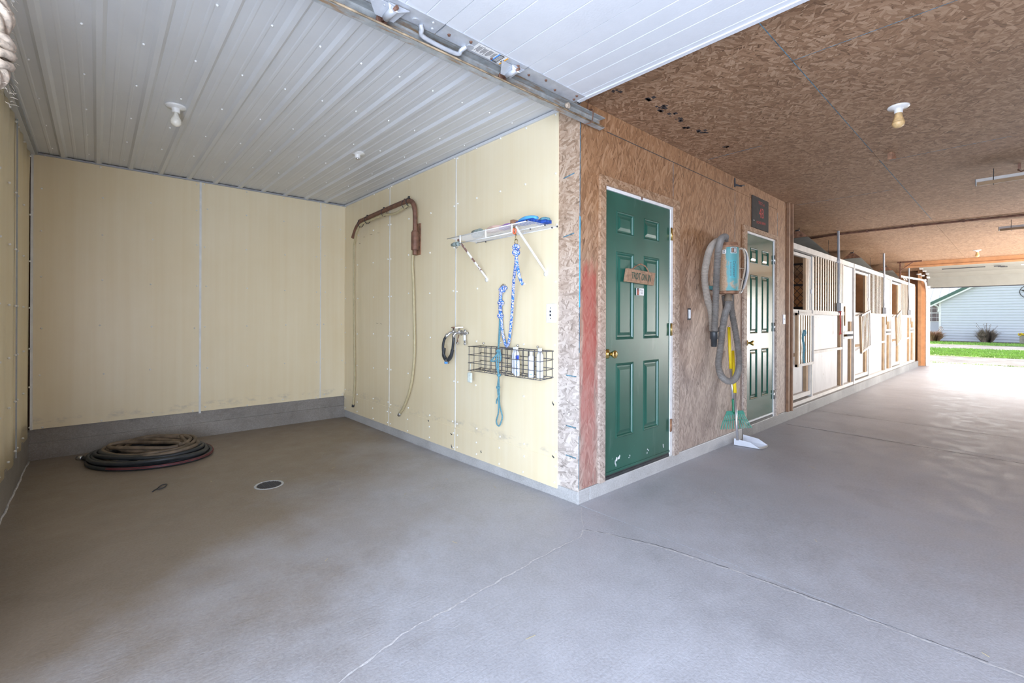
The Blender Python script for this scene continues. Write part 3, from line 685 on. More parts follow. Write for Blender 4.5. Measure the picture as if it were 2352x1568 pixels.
struct(MB().box(.12, 4.06, 3.9, 3.99, -.3, H).build('wall_back', 'darkbarn'), 'back wall of the rooms behind the doors')
for x in (4.1, 7.70, 11.24):
    o = struct(MB().box(x, x + .05, .2, 4.0, -.3, 1.45 if x > 5 else H).build('wall_stall', 'osb_yz'), 'strand board partition between stalls')
struct(MB().box(4.1, 15.66, .14, 4.0, -.3, -.02).build('floor', 'mulch'), 'dark bedding floor of the stalls')
struct(MB().box(-3.1, 16.1, -5.2, 4.3, H + .25, H + .40).build('roof', 'roof_metal'), 'barn roof')

# ================================================================== STALL FRONTS
def stall(X0, X1, xd, xb, label, tilt, swing):
    """X0..X1 whole front; X0..xd door; xd..xb barred screen over boards; xb..X1 feed door section."""
    yf = .055; e = thing('stall_front', label, 'stall front', ((X0 + X1) / 2, .09, .087), 'horse stall fronts along the aisle')
    def bx(name, a, b, y0, y1, c, d, mt='lumber', par=e): return MB().box(a, b, y0, y1, c, d).build(name, mt, par)
    zt, zm = 2.19, 1.335
    bx('sill', X0, X1, yf - .01, .135, .087, .135)
    bx('top_rail', X0, X1, yf - .012, yf + .03, zt - .03, zt + .03); bx('top_plate', X0, X1, yf - .012, .14, zt + .03, zt + .045)
    bx('post', X1 - .055, X1, yf - .02, .14, .087, zt + .04); bx('post', xd - .02, xd + .03, yf - .008, .12, .135, zt)
    bx('post', xb - .02, xb + .02, yf, .12, .135, zt)
    bx('middle_rail', xd, xb, yf - .015, yf + .03, zm - .03, zm + .03)
    # boards under the screen, studs in front of them
    yb = yf + .05
    bx('board', xd + .03, xb, yb, yb + .02, .135, .76, 'boardwhite'); bx('board', xd + .03, xb, yb, yb + .02, .77, zm - .03, 'boardwhite')
    bx('cross_rail', xd + .03, xb - .02, yf + .005, yb, .735, .775)
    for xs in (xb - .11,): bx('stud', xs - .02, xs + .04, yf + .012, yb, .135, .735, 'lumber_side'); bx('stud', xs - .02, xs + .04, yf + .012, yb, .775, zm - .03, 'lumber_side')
    # barred screen
    n = 13; b0 = None
    for i in range(n):
        x = xd + .085 + i * (xb - xd - .24) / (n - 1)
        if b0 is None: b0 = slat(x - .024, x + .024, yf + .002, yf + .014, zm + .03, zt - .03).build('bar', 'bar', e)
        else: c = b0.copy(); C.objects.link(c); c.location = b0.location + Vector((x - (xd + .085), 0, 0))
    for i in range(3):
        c = b0.copy(); C.objects.link(c); c.location = b0.location + Vector((xb - .03 + i * .035 - (xd + .085), 0, 0)) if i < 2 else b0.location + Vector((xb - .12 - (xd + .085), 0, 0))
    # feed section: two flush white boards with a slot between them
    xa = xb + .05
    bx('feed_board', xa, X1 - .06, yf + .01, yf + .03, 1.205, zt - .04, 'boardwhite')
    bx('board', xa, X1 - .06, yb, yb + .02, .135, .94, 'boardwhite'); bx('board', xa, X1 - .06, yb, yb + .02, .99, 1.22, 'boardwhite')
    bx('slot_rail', xa, X1 - .06, yf - .005, yb, .985, 1.03); bx('slot_rail', xa, X1 - .06, yf - .005, yb, .90, .945)
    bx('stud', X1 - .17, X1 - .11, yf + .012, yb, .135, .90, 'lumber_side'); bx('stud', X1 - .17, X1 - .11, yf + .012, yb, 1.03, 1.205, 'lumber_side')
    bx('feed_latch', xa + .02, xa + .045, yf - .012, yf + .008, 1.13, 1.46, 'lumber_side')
    # sliding door with the hanging grille folded down
    a, b = X0 + .02, xd - .03
    dd = bx('door_frame', a, b, yf + .004, yf + .04, 2.09, 2.13)
    bx('stile', a, a + .04, yf + .004, yf + .04, .17, 2.09, 'lumber', dd); bx('stile', b - .04, b, yf + .004, yf + .04, .17, 2.09, 'lumber', dd)
    bx('bottom_rail', a, b, yf + .002, yf + .05, .165, .225, 'lumber', dd)
    bx('ledge', a, b, yf - .005, yf + .04, zm - .03, zm + .03, 'lumber', dd); bx('cross_rail', a + .04, b - .04, yf + .02, yb, .735, .775, 'lumber_side', dd)
    bx('door_board', a + .04, b - .04, yb, yb + .015, .225, zm - .03, 'boardwhite', dd)
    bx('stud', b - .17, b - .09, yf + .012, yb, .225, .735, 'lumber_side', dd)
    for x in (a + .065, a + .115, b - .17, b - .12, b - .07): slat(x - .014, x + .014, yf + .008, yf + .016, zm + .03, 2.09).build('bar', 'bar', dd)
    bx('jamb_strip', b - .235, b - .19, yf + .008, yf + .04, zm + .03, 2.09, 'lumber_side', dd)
    bx('door_track', X0, xd + .1, yf - .016, yf + .02, 2.135, 2.158, 'dark')
    # grille hanging from the ledge, swung a little
    ga, gb = swing; gz = .61
    ang = tilt
    Mx = Matrix.Translation(((ga), -.012, zm)) @ Matrix.Rotation(ang, 4, 'Y')
    g = MB().box(0, gb - ga, -.014, .014, -.05, -.02, Mx).build('hanging_grille', 'lumber', e)
    MB().box(0, gb - ga, -.014, .014, -.72, -.685, Mx).build('grille_rail', 'lumber', g)
    MB().box(0, .045, -.016, .016, -.72, -.02, Mx).build('grille_stile', 'lumber_side', g)
    MB().box(gb - ga - .03, gb - ga, -.012, .012, -.72, -.02, Mx).build('grille_stile', 'lumber', g)
    nb = 6
    for i in range(nb):
        x = .085 + i * (gb - ga - .14) / nb
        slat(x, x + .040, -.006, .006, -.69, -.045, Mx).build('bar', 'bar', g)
    MB().tube([(ga + .02, -.03, zm + .01), (ga + .02, -.035, zm - .04)], .006, 6).build('grille_hinge', 'dark', g)
    MB().box(b - .02, b + .006, -.0 + yf - .014, yf + .002, 1.60, 1.66).build('latch', 'white_plastic', e)
    return e
s1 = stall(4.10, 7.70, 5.24, 6.98, 'nearest barred stall front, beside the dark post, with a blue-green strap on its hanging grille', .0, (4.33, 5.06))
s2 = stall(7.72, 11.20, 8.90, 10.60, 'middle barred stall front, its grille hanging askew', -.13, (7.82, 8.62))
s3 = stall(11.22, 14.62, 12.38, 13.98, 'farthest barred stall front, next to the open far doorway', -.22, (11.32, 12.02))
e = s3
MB().box(14.62, 15.0, .07, .14, .087, 2.2).build('end_board', 'orange_wood', s3)
# rope, hay string and lead hung on the stalls
o = MB().tube(smooth_path([(4.52, -.045, 1.08), (4.50, -.04, .98), (4.55, -.042, .86), (4.53, -.04, .74), (4.56, -.042, .66)]), .014, 6)
o.tube(smooth_path([(4.52, -.045, 1.08), (4.56, -.05, 1.09), (4.58, -.05, 1.05), (4.54, -.05, 1.02)]), .009, 6)
tag(o.build('strap', 'teal_rope'), 'blue-green strap tied to the hanging grille of the nearest stall', 'strap')
o = MB().tube(smooth_path([(6.60, .025, 1.40), (6.64, .02, 1.34), (6.62, .02, 1.29), (6.65, .02, 1.18), (6.64, .02, 1.05), (6.60, .02, .99)]), .010, 6)
o.ball((6.61, .018, 1.37), .022, 8); o.tube([(6.64, .02, 1.05), (6.68, .02, 1.0)], .009, 6)
tag(o.build('red_cord', 'red_paint'), 'short red cord tied to the middle rail of the nearest stall front', 'cord')
# wiring boxes with conduits to the ceiling
def conduit(x, lab, wob=0, zt=H):
    t = thing('wall_conduit', lab, 'conduit', (x, .03, 1.37), 'conduits down to the stall front boxes')
    MB().tube(smooth_path([(x, .028, 1.47), (x + wob * .6, .028, 1.75), (x - wob, .028, 2.1), (x, .035, zt - .12), (x, .035, zt - .001)]), .019, 8).build('pipe', 'trim_grey', t)
    MB().box(x - .055, x + .055, -.02, .040, 1.37, 1.50).build('switch_box', 'trim_grey', t, .004)
    MB().box(x + .075, x + .175, .005, .040, 1.335, 1.475).build('outlet_cover', 'white_plastic', t, .004)
    MB().box(x - .03, x + .03, .005, .045, 2.15, 2.19).build('clamp', 'galv', t)
    return t
conduit(6.56, 'grey conduit dropping to a box on the nearest stall front')
conduit(10.25, 'grey conduit dropping to a box on the middle stall front')
conduit(13.55, 'bent grey conduit dropping to a box on the farthest stall front', .05)
# shop lights hung in the stalls behind the rail
def shop_light(a, b, lab):
    A, B = Vector(a), Vector(b); t = thing('shop_light', lab, 'light fixture', (A + B) / 2, 'shop lights over the stalls')
    d = (B - A).normalized(); s = d.cross(Vector((0, 0, 1))).normalized()
    m = MB(); prof = [(-.15, -.10), (-.045, 0), (.045, 0), (.15, -.10)]
    pts = [A + s * p + Vector((0, 0, q)) for p, q in prof]; m.prism(pts, B - A, False)
    pts2 = [A + s * p * .97 + Vector((0, 0, q - .004)) for p, q in prof]; m.prism(pts2, B - A, False)
    m.build('reflector', 'reflector', t)
    for sg in (-.05, .05): MB().tube([A + s * sg + d * .03 + Vector((0, 0, -.045)), B + s * sg - d * .03 + Vector((0, 0, -.045))], .016, 8).build('lamp_tube', 'tube', t)
    MB().prism([A + s * p + Vector((0, 0, q)) for p, q in prof], d * .004).build('end_plate', 'rust_plate', t)
    MB().beam(A + Vector((0, 0, .012)), B + Vector((0, 0, .012)), .05, .024).build('channel', 'dark', t)
    for f in (.06, .94):
        p = A.lerp(B, f); MB().tube([(p.x, p.y, p.z + .02), (p.x, p.y, H - .003)], .003, 5).build('chain', 'dark', t)
shop_light((5.70, .38, 2.60), (7.55, .38, 2.36), 'dusty shop light hanging behind the top of the nearest stall front')
shop_light((9.15, .38, 2.60), (11.0, .38, 2.36), 'dusty shop light hanging behind the top of the middle stall front')
shop_light((12.6, .38, 2.60), (14.4, .38, 2.36), 'dusty shop light hanging behind the top of the farthest stall front')
# expanded steel screen on the first partition, seen through the first stall door
sm = thing('mesh_partition', 'expanded steel screen dividing the first two stalls', 'screen', (7.69, 1.2, 1.45))
m = MB()
for z in (1.46, 1.9, 2.30): m.box(7.67, 7.70, .2, 3.9, z - .02, z + .02)
for y in (.25, 1.4, 2.6, 3.8): m.box(7.67, 7.70, y - .02, y + .02, 1.45, 2.32)
m.build('frame', 'dark', sm)
m = MB(); nz = 12; dy = .12; dz = .84 / nz
for j in range(nz):
    for i in range(32):
        y = .2 + i * dy + (dy / 2 if j % 2 else 0); z = 1.47 + j * dz
        m.beam((7.685, y, z), (7.685, y + dy / 2, z + dz), .006, .012); m.beam((7.685, y + dy / 2, z), (7.685, y, z + dz), .006, .012)
stuff(m.build('steel_mesh', 'mesh', sm))
struct(MB().box(4.15, 15.66, 3.86, 3.99, -.1, H).build('wall_stall', 'darkbarn'), 'dark back wall of the stalls')
for i in range(16): MB().box(4.2 + i * .71, 4.2 + i * .71 + .70, 3.84, 3.86, -.05, H).build('wall_plank', 'darkbarn', bpy.data.objects['wall_stall.003'])

# ================================================================== FAR DOORWAY
for nm, b, mt in (('trim_2', (15.36, 15.66, -.02, .06, -.10, H), 'orange_wood'), ('trim_3', (15.42, 15.66, -.105, -.021, -.10, 2.42), 'orange_wood')):
    struct(MB().box(*b).build(nm, mt), 'orange wooden post framing the far doorway, %s piece' % ('inner' if nm == 'trim_2' else 'outer'))
struct(MB().box(15.55, 15.80, -.165, -.105, -.10, 2.42).build('trim_4', 'white_frame'), 'white jamb of the far doorway')
struct(MB().box(12.62, 12.66, -4.0, .0, 2.535, H).build('trim_5', 'orange_wood'), 'orange header board across the ceiling before the far door')
MB().box(12.60, 12.62, -4.0, .02, 2.530, 2.575).build('edge_strip', 'orange_wood', bpy.data.objects['trim_5'])
fd = thing('overhead_door', 'far white sectional overhead door rolled up under the ceiling', 'garage door', (14.5, -2.05, 2.2))
prof = [(15.46, 2.175), (15.40, 2.46), (15.20, 2.56), (14.6, 2.60), (14.0, 2.615), (13.4, 2.62), (12.9, 2.625)]
for i in range(len(prof) - 1):
    (x0, z0), (x1, z1) = prof[i], prof[i + 1]
    n = 2 if i == 0 else (1 if i == 1 else 3)
    for k in range(n):
        a = (x0 + (x1 - x0) * k / n, z0 + (z1 - z0) * k / n); b = (x0 + (x1 - x0) * (k + 1) / n, z0 + (z1 - z0) * (k + 1) / n)
        MB().prism([(a[0], -.15, a[1]), (b[0] + .004, -.15, b[1]), (b[0] + .004, -.15, b[1] + .03), (a[0] + .02, -.15, a[1] + .03)], (0, -3.8, 0)).build('door_section', 'door_cream', fd)
MB().prism([(15.465, -.15, 2.15), (15.49, -.15, 2.15), (15.49, -.15, 2.18), (15.465, -.15, 2.18)], (0, -3.8, 0)).build('bottom_seal', 'dark', fd)
MB().beam((14.2, -.55, 2.585), (14.2, -1.35, 2.585), .02, .02).build('stiffener', 'dark', fd)
MB().beam((14.2, -1.95, 2.585), (14.2, -3.6, 2.585), .02, .02).build('stiffener', 'batten', fd)
m = MB()
for x in (14.15, 14.35, 14.5): m.box(x, x + .05, -1.62 - (x - 14.15) * .3, -1.50 - (x - 14.15) * .3, 2.575, 2.592)
m.build('centre_hinge', 'dark', fd)
m = MB()
for (x, z) in prof[:-1]: m.box(x - .05, x + .03, -.20, -.13, z - .02, z + .05)
for x in (15.43, 15.36, 15.0, 14.4): m.tube([(x, -.12, 2.40 if x > 15.2 else 2.5), (x, -.02, 2.40 if x > 15.2 else 2.5)], .02, 8)
m.build('end_bracket', 'white_frame', fd)
ft = thing('door_track', 'pale track of the far overhead door, bent from the jamb to the ceiling', 'track', (15.3, -.12, -.1))
MB().tube(smooth_path([(15.44, -.125, -.10), (15.44, -.125, 1.2), (15.44, -.125, 1.95), (15.40, -.12, 2.18), (15.22, -.11, 2.33), (14.9, -.09, 2.37), (13.6, -.02, 2.345), (12.35, .05, 2.32)], 6), .028, 6).build('rail', 'white_frame', ft)
for z in (.25, .9, 1.6): MB().box(15.45, 15.50, -.15, -.10, z - .02, z + .02).build('track_bracket', 'dark', ft)
m = MB(); m.box(12.31, 12.35, .03, .06, 2.25, H); m.box(12.31, 12.35, -.36, .10, H - .035, H); m.beam((12.33, .045, 2.45), (12.33, -.2, H - .02), .03, .02)
for i in range(9): m.box(12.302, 12.312, .038, .052, 2.27 + i * .043, 2.29 + i * .043)
for i in range(10): m.box(12.302, 12.312, -.34 + i * .043, -.32 + i * .043, H - .028, H - .008)
m.build('hanger', 'rust', ft)
m = MB()
for k_ in (0, 1): m.beam((12.29, -.015 - .035 * k_, 2.285), (12.29, -.055 - .035 * k_, 2.205), .028, .02)
m.build('hanger_cap', 'tube', ft)

# ================================================================== OUTDOORS beyond the far door
def ground(name, poly, z, mt, lab, th=.25):
    m = MB(); m.prism([(x, y, z - th) for x, y in poly], (0, 0, th)); return struct(m.build(name, mt), lab)
ground('ground', [(-90, -120), (140, -120), (140, 120), (-90, 120)], -.36, 'soil', 'bare ground around the barn', .2)
ground('apron', [(15.6, -6), (15.6, 3), (17.34, 3), (17.34, 0), (17.16, -2), (17.1, -6)], -.09, 'curb', 'concrete apron outside the far doorway')
ground('gravel_drive', [(17.36, 30), (17.36, 0), (17.18, -2), (17.1, -40), (21.8, -40), (21.9, -2), (21.6, .5), (21.5, 30)], -.12, 'gravel', 'gravel strip behind the apron')
lawn1 = ground('lawn', [(21.52, 30), (21.62, .5), (21.92, -2), (21.82, -40), (29.1, -40), (29.0, -2), (27.2, 1.0), (27.0, 30)], -.11, 'grass', 'lawn strip between the two gravel drives')
ground('gravel_drive', [(27.02, 30), (27.22, 1), (29.02, -2), (29.1, -40), (34.0, -40), (33.9, -2), (33.5, 1.6), (33.4, 30)], -.12, 'gravel', 'far gravel drive before the white house')
lawn2 = ground('lawn', [(33.42, 30), (33.52, 1.6), (33.92, -2), (34.0, -40), (37.0, -40), (36.9, 30)], -.11, 'grass', 'narrow lawn strip before the white house')
ground('flower_bed', [(36.92, 30), (37.02, -40), (38.3, -40), (38.3, 30)], -.07, 'mulch', 'dark mulch bed along the white house')
ground('drive', [(-60, -60), (-3.2, -60), (-3.2, 40), (-60, 40)], -.05, 'curb', 'concrete yard outside the near doorway')
ground('drive', [(-3.2, -40), (16, -40), (16, -4.65), (-3.2, -4.65)], -.06, 'curb', 'concrete yard outside the side doorway')
def blades(area_, n, h, mt, name, par, z=-.11, lean=.3):
    m = MB()
    for i in range(n):
        x, y = area_(); a = random.uniform(0, 2 * PI); hh = h * random.uniform(.5, 1.2); w_ = .012 + h * .06
        dx, dy = math.cos(a) * w_, math.sin(a) * w_; lx, ly = random.gauss(0, lean) * hh, random.gauss(0, lean) * hh
        m.add([(x - dx, y - dy, z), (x + dx, y + dy, z), (x + lx, y + ly, z + hh)], [(0, 1, 2)])
    return stuff(m.build(name, mt, par))
random.seed(11)
blades(lambda: (random.uniform(21.9, 28.2), random.uniform(-3.2, 1.2)), 9000, .07, 'blade', 'grass_blades', lawn1)
blades(lambda: (random.uniform(33.9, 37.0), random.uniform(-3.2, 2.6)), 4000, .09, 'blade', 'grass_blades', lawn2)
blades(lambda: (random.gauss(17.22, .05), random.uniform(-2.6, .4)), 500, .05, 'blade', 'grass_blades', lawn1)
# the white house: siding boards, corner boards, roofs, window
hs = thing('house', 'white sided house with a green edged gable across the drive', 'house', (38.3, -6, -.1))
HX = 38.3; e0, e1 = 1.62, -12.6; ridge = (e0 + e1) / 2; slope = .60
def gz(y): return 2.56 + slope * min(e0 - y, y - e1)
zb = -.05; k = 0
while zb < 6.8:
    z1_ = zb + .165
    if zb < 2.56: ya, yb_ = e0, e1
    else: q = (zb - 2.56) / slope; ya, yb_ = e0 - q, e1 + q
    if ya - yb_ < .3: break
    MB().prism([(HX + .02, ya, zb), (HX - .022, ya, zb + .002), (HX + .006, ya, z1_ - .002), (HX + .02, ya, z1_ - .002)], (0, yb_ - ya, 0)).build('siding_board', 'siding', hs); zb = z1_; k += 1
MB().prism([(HX + .03, e0, -.1), (HX + .03, e1, -.1), (HX + .03, e1, 2.5), (HX + .03, ridge, gz(ridge) - .02), (HX + .03, e0, 2.5)], (.1, 0, 0)).build('gable_core', 'siding', hs)
MB().box(HX - .04, HX + .04, e0 - .10, e0 + .01, -.05, 2.5).build('corner_board', 'white_frame', hs)
MB().box(HX + .03, HX + 9, e0 - .05, e0, -.1, 2.5).build('side_wall', 'siding', hs)
ov = .42
for (ya, yb_) in ((e0 + ov, ridge), (e1 - ov, ridge)):
    za = 2.56 - slope * ov + .10; zr = gz(ridge) + .12
    MB().prism([(HX - .35, ya, za), (HX - .35, yb_, zr), (HX - .35, yb_, zr - .20), (HX - .35, ya, za - .20)], (.03, 0, 0)).build('fascia', 'green_fascia', hs)
    MB().prism([(HX - .33, ya, za - .2), (HX - .33, yb_, zr - .2), (HX - .33, yb_, zr - .30), (HX - .33, ya, za - .30)], (.03, 0, 0)).build('rake_board', 'white_frame', hs)
    MB().prism([(HX - .36, ya, za), (HX - .36, yb_, zr), (HX - .36, yb_, zr + .04), (HX - .36, ya, za + .04)], (10, 0, 0)).build('roof_plane', 'roof_metal', hs)
    MB().prism([(HX - .30, ya, za - .24), (HX - .30, yb_, zr - .24), (HX - .30, yb_, zr - .2), (HX - .30, ya, za - .2)], (.32, 0, 0)).build('soffit', 'siding', hs)
MB().tube(smooth_path([(HX - .30, e0 + .40, 2.33), (HX - .26, e0 + .15, 2.22), (HX - .05, e0 + .03, 2.08), (HX - .04, e0 + .03, 1.8)]), .045, 6).build('downspout', 'white_frame', hs)
# rear wing with its ribbed roof facing the barn and a window
WX = HX + 2.2
MB().box(WX, WX + .1, e0, 14, -.1, 2.75).build('wing_wall', 'siding', hs)
n = 40
MB().prism([(WX - .4, 14, 2.62), (WX + 4.2, 14, 4.9), (WX + 4.2, 14, 4.94), (WX - .4, 14, 2.66)], (0, e0 - 14 - 5, 0)).build('wing_roof', 'roof_metal', hs)
for i in range(36):
    y = 14 - i * .42; MB().beam((WX - .4, y, 2.68), (WX + 4.2, y, 4.96), .035, .05).build('roof_seam', 'trim_grey', hs)
MB().box(WX - .42, WX - .38, e0, 14, 2.50, 2.64).build('gutter', 'white_frame', hs)
wn = MB().box(WX - .03, WX + .02, e0 + .02, e0 + .82, 1.15, 2.40); wn = wn.build('window', 'white_frame', hs)
for i in range(3):
    for j in range(2):
        for q in range(2):
            y0 = e0 + .05 + i * .26; z0 = 1.20 + j * .60 + q * .28; MB().box(WX - .038, WX - .031, y0, y0 + .235, z0, z0 + .255).build('pane', 'glass', wn)
# star hung on the gable
st = thing('star_ornament', 'round iron star ornament hung on the white gable', 'ornament', (HX - .05, -2.28, 2.96))
MB().tube([(HX - .05, -2.28 + .38 * math.cos(a), 2.96 + .38 * math.sin(a)) for a in [2 * PI * i / 40 for i in range(40)]], .016, 6, closed=True).build('ring', 'iron', st)
m = MB(); vs = [(HX - .09, -2.28, 2.96)]
for i in range(10):
    r = .36 if i % 2 == 0 else .14; a = PI / 2 + i * PI / 5; vs.append((HX - .045, -2.28 + r * math.cos(a), 2.96 + r * math.sin(a)))
vs.append((HX - .02, -2.28, 2.96)); m.add(vs, [(0, i + 1, (i + 1) % 10 + 1) for i in range(10)] + [(11, (i + 1) % 10 + 1, i + 1) for i in range(10)]); m.build('star', 'iron', st)
# dry ornamental grasses and the planter
def clump(x, y, r, h, n, mt, lab, top=.9):
    t = thing('ornamental_grass', lab, 'plant', (x, y, -.07)); m = MB()
    for i in range(n):
        a = random.uniform(0, 2 * PI); q = r * .45 * math.sqrt(random.random()); bx_, by_ = x + q * math.cos(a), y + q * math.sin(a)
        l = random.uniform(.2, 1.0) ; hh = h * random.uniform(.45, 1.05) * (1 - .35 * l); ox, oy = math.cos(a) * r * l * random.uniform(.3, 1.1), math.sin(a) * r * l * random.uniform(.3, 1.1)
        w_ = .014
        p0, p1, p2 = Vector((bx_, by_, -.07)), Vector((bx_ + ox * .5, by_ + oy * .5, hh * .7)), Vector((bx_ + ox * 1.15, by_ + oy * 1.15, hh))
        s_ = Vector((math.sin(a + 1), math.cos(a + 1), 0)) * w_
        m.add([p0 - s_, p0 + s_, p1 + s_ * .8, p1 - s_ * .8, p2], [(0, 1, 2, 3), (3, 2, 4)])
    stuff(m.build('stems', mt, t))
    m = MB()
    for i in range(9):
        a = random.uniform(0, 2 * PI); ex, ey = x + math.cos(a) * r * .8, y + math.sin(a) * r * .9; zz = h * random.uniform(.95, 1.25)
        m.tube([(x, y, 0), ((x + ex) / 2, (y + ey) / 2, zz * .6), (ex, ey, zz)], .007, 4); m.ball((ex, ey, zz), .02, 6)
    stuff(m.build('seed_stalks', mt, t))
clump(37.5, -.58, .50, .92, 900, 'dry_grey', 'dry grey-brown ornamental grass clump against the white gable')
clump(37.25, 1.75, .50, .70, 1000, 'dry_red', 'low reddish dry grass clump at the corner of the white house')
pl = thing('flower_planter', 'wooden planter of yellow flowers at the right edge by the white house', 'planter', (37.3, -2.25, -.07))
for i in range(5): MB().box(36.95, 36.99, -2.6 + i * .14, -2.6 + i * .14 + .134, -.05, .40).build('stave', 'planter', pl)
MB().box(36.99, 37.5, -2.6, -1.9, -.05, .36).build('box', 'planter', pl)
m = MB(); m2 = MB(); random.seed(5)
for i in range(160):
    x, y = random.uniform(36.9, 37.5), random.uniform(-2.65, -1.86); z = .40 + random.uniform(0, .12)
    (m if random.random() < .8 else m2).ball((x, y, z if m else z + .1), .035, 6)
stuff(m.build('yellow_flowers', 'flower_y', pl)); stuff(m2.build('purple_flowers', 'flower_r', pl))

# ================================================================== NEAR OVERHEAD DOOR, rolled up over the camera
od = thing('overhead_door', 'near white embossed overhead door rolled up above the aisle', 'garage door', (-1.3, -2.0, 2.57))
zd0 = 2.565
grooves = [-.165, -.213, -.345, -.445, -.548, -.655, -.660, -.815, -.865, -.985, -1.075, -1.18, -1.28, -1.385, -1.49, -1.60, -1.70, -1.80, -1.92, -2.02, -2.13, -2.24, -2.34]
secs = [(-.178, -.655), (-.658, -1.180), (-1.183, -1.705), (-1.708, -2.30)]
gr = {0: (-.213, -.345, -.445, -.548), 1: (-.815, -.985, -1.085), 2: (-1.285, -1.388, -1.49, -1.60), 3: (-1.81, -1.91, -2.01, -2.12, -2.22)}
for i, (a, b) in enumerate(secs):
    P = [(a, .045), (a, .0)]
    for g in gr[i]:
        P += [(g + .0035, .0), (g + .0022, .005), (g - .0022, .005), (g - .0035, .0)]
    P += [(b, .0), (b, .045)]
    MB().prism([(x, -.188, zd0 + z) for x, z in P], (0, -3.7, 0)).build('door_section', 'door_white', od)
    # galvanised end stile of every section
    MB().box(b + .003, a - .002, -.190, -.098, zd0 - .004, zd0 + .045).build('end_stile', 'galv', od)
    m = MB()
    for x, y in ((a - .03, -.125), (a - .05, -.165), (a - .2, -.125), (b + .16, -.165), (b + .05, -.14)):
        if 1: m.lathe([(.007, -.006), (.007, -.001), (.009, 0)], (x, y, zd0 - .004), 'z', 6)
    stuff(m.build('bolt', 'rust' if i < 2 else 'galv', od))
MB().box(-.176, -.150, -3.88, -.12, zd0 - .006, zd0 + .045).build('bottom_rail', 'door_white', od)
MB().tube([(-.146, -.115, zd0 - .002), (-.142, -.115, zd0 + .018)], .012, 8).build('seal_end', 'rubber', od)
MB().box(-.150, -.130, -3.9, -.10, zd0 + .018, zd0 + .045).build('bottom_seal', 'rubber', od)
# roller hinges, lift handle and warning label
def roller(x, big, lab='roller_bracket'):
    m = MB(); s = 1.25 if big else 1.0
    m.prism([(x - .085 * s, -.150, zd0 - .006), (x + .055 * s, -.155, zd0 - .006), (x + .035 * s, -.082, zd0 - .028), (x - .035 * s, -.082, zd0 - .028)], (0, 0, -.004))
    m.prism([(x - .02, -.16, zd0 - .006), (x + .06 * s, -.17, zd0 - .010), (x + .02, -.175, zd0 - .040), (x - .01, -.15, zd0 - .03)], (0, 0, -.004))
    b_ = m.build(lab, 'galv', od)
    MB().tube([(x + .005, -.165, zd0 - .030), (x + .002, -.09, zd0 - .034)], .013 * s, 10).build('sleeve', 'galv', b_)
    MB().tube([(x + .008, -.185, zd0 - .030), (x - .002, -.06, zd0 - .034)], .007 * s, 8).build('shaft', 'rust', b_)
    MB().lathe([(.012, -.050), (.024, -.052), (.026, -.062), (.020, -.066)], (x - .002, 0, zd0 - .030), 'y', 16).build('roller_wheel', 'rust', b_)
    m = MB()
    for (dx, dy) in ((-.06, -.13), (-.03, -.115), (-.02, -.135)): m.lathe([(.006, -.016), (.006, -.008)], (x + dx * s, dy, zd0), 'z', 6)
    m.build('bracket_bolt', 'galv', b_)
roller(-.725, False); roller(-1.43, True); roller(-2.05, False)
MB().tube([(-.20, -.055, 2.545), (-.195, -.075, 2.545)], .018, 12).build('roller_wheel', 'jute', od)
h_ = MB().tube(smooth_path([(-1.27, -.12, zd0 - .006), (-1.26, -.11, zd0 - .02), (-1.23, -.085, zd0 - .035), (-1.05, -.080, zd0 - .036), (-1.03, -.10, zd0 - .02), (-1.015, -.12, zd0 - .006)]), .011, 8)
h_.lathe([(.02, -.008), (.02, -.004)], (-1.30, -.125, zd0), 'z', 12); h_.lathe([(.02, -.008), (.02, -.004)], (-1.0, -.13, zd0), 'z', 12)
h_.build('lift_handle', 'galv', od)
lb = MB().box(-.985, -.790, -.182, -.110, zd0 - .0052, zd0 - .0042).build('warning_label', 'paper', od)
MB().box(-.852, -.845, -.182, -.110, zd0 - .0060, zd0 - .0052).build('blue_band', 'blue_ink', lb)
MB().box(-.845, -.815, -.182, -.110, zd0 - .0060, zd0 - .0052).build('black_band', 'ink', lb)
MB().box(-.798, -.790, -.182, -.110, zd0 - .0060, zd0 - .0052).build('orange_band', 'orange_ink', lb)
m = MB()
for i in range(26):
    x = -.975 + i * .0046
    if i % 7 == 0: continue
    m.box(x, x + .0018, -.178 + random.uniform(0, .01), -.116 - random.uniform(0, .02), zd0 - .0058, zd0 - .0052)
for (x, y) in ((-.808, -.15), (-.806, -.14), (-.803, -.146), (-.802, -.155)): m.box(x, x + .006, y, y + .009, zd0 - .0062, zd0 - .0052)
m.build('fine_print', 'ink', lb)
m = MB()
for i in range(4): m.box(-.841 + i * .006, -.839 + i * .006, -.175, -.120, zd0 - .0064, zd0 - .006)
m.build('white_print', 'paper', lb)
tr = thing('door_track', 'rusty galvanised roller track along the edge of the near overhead door', 'track', (-1.2, -.05, 2.51))
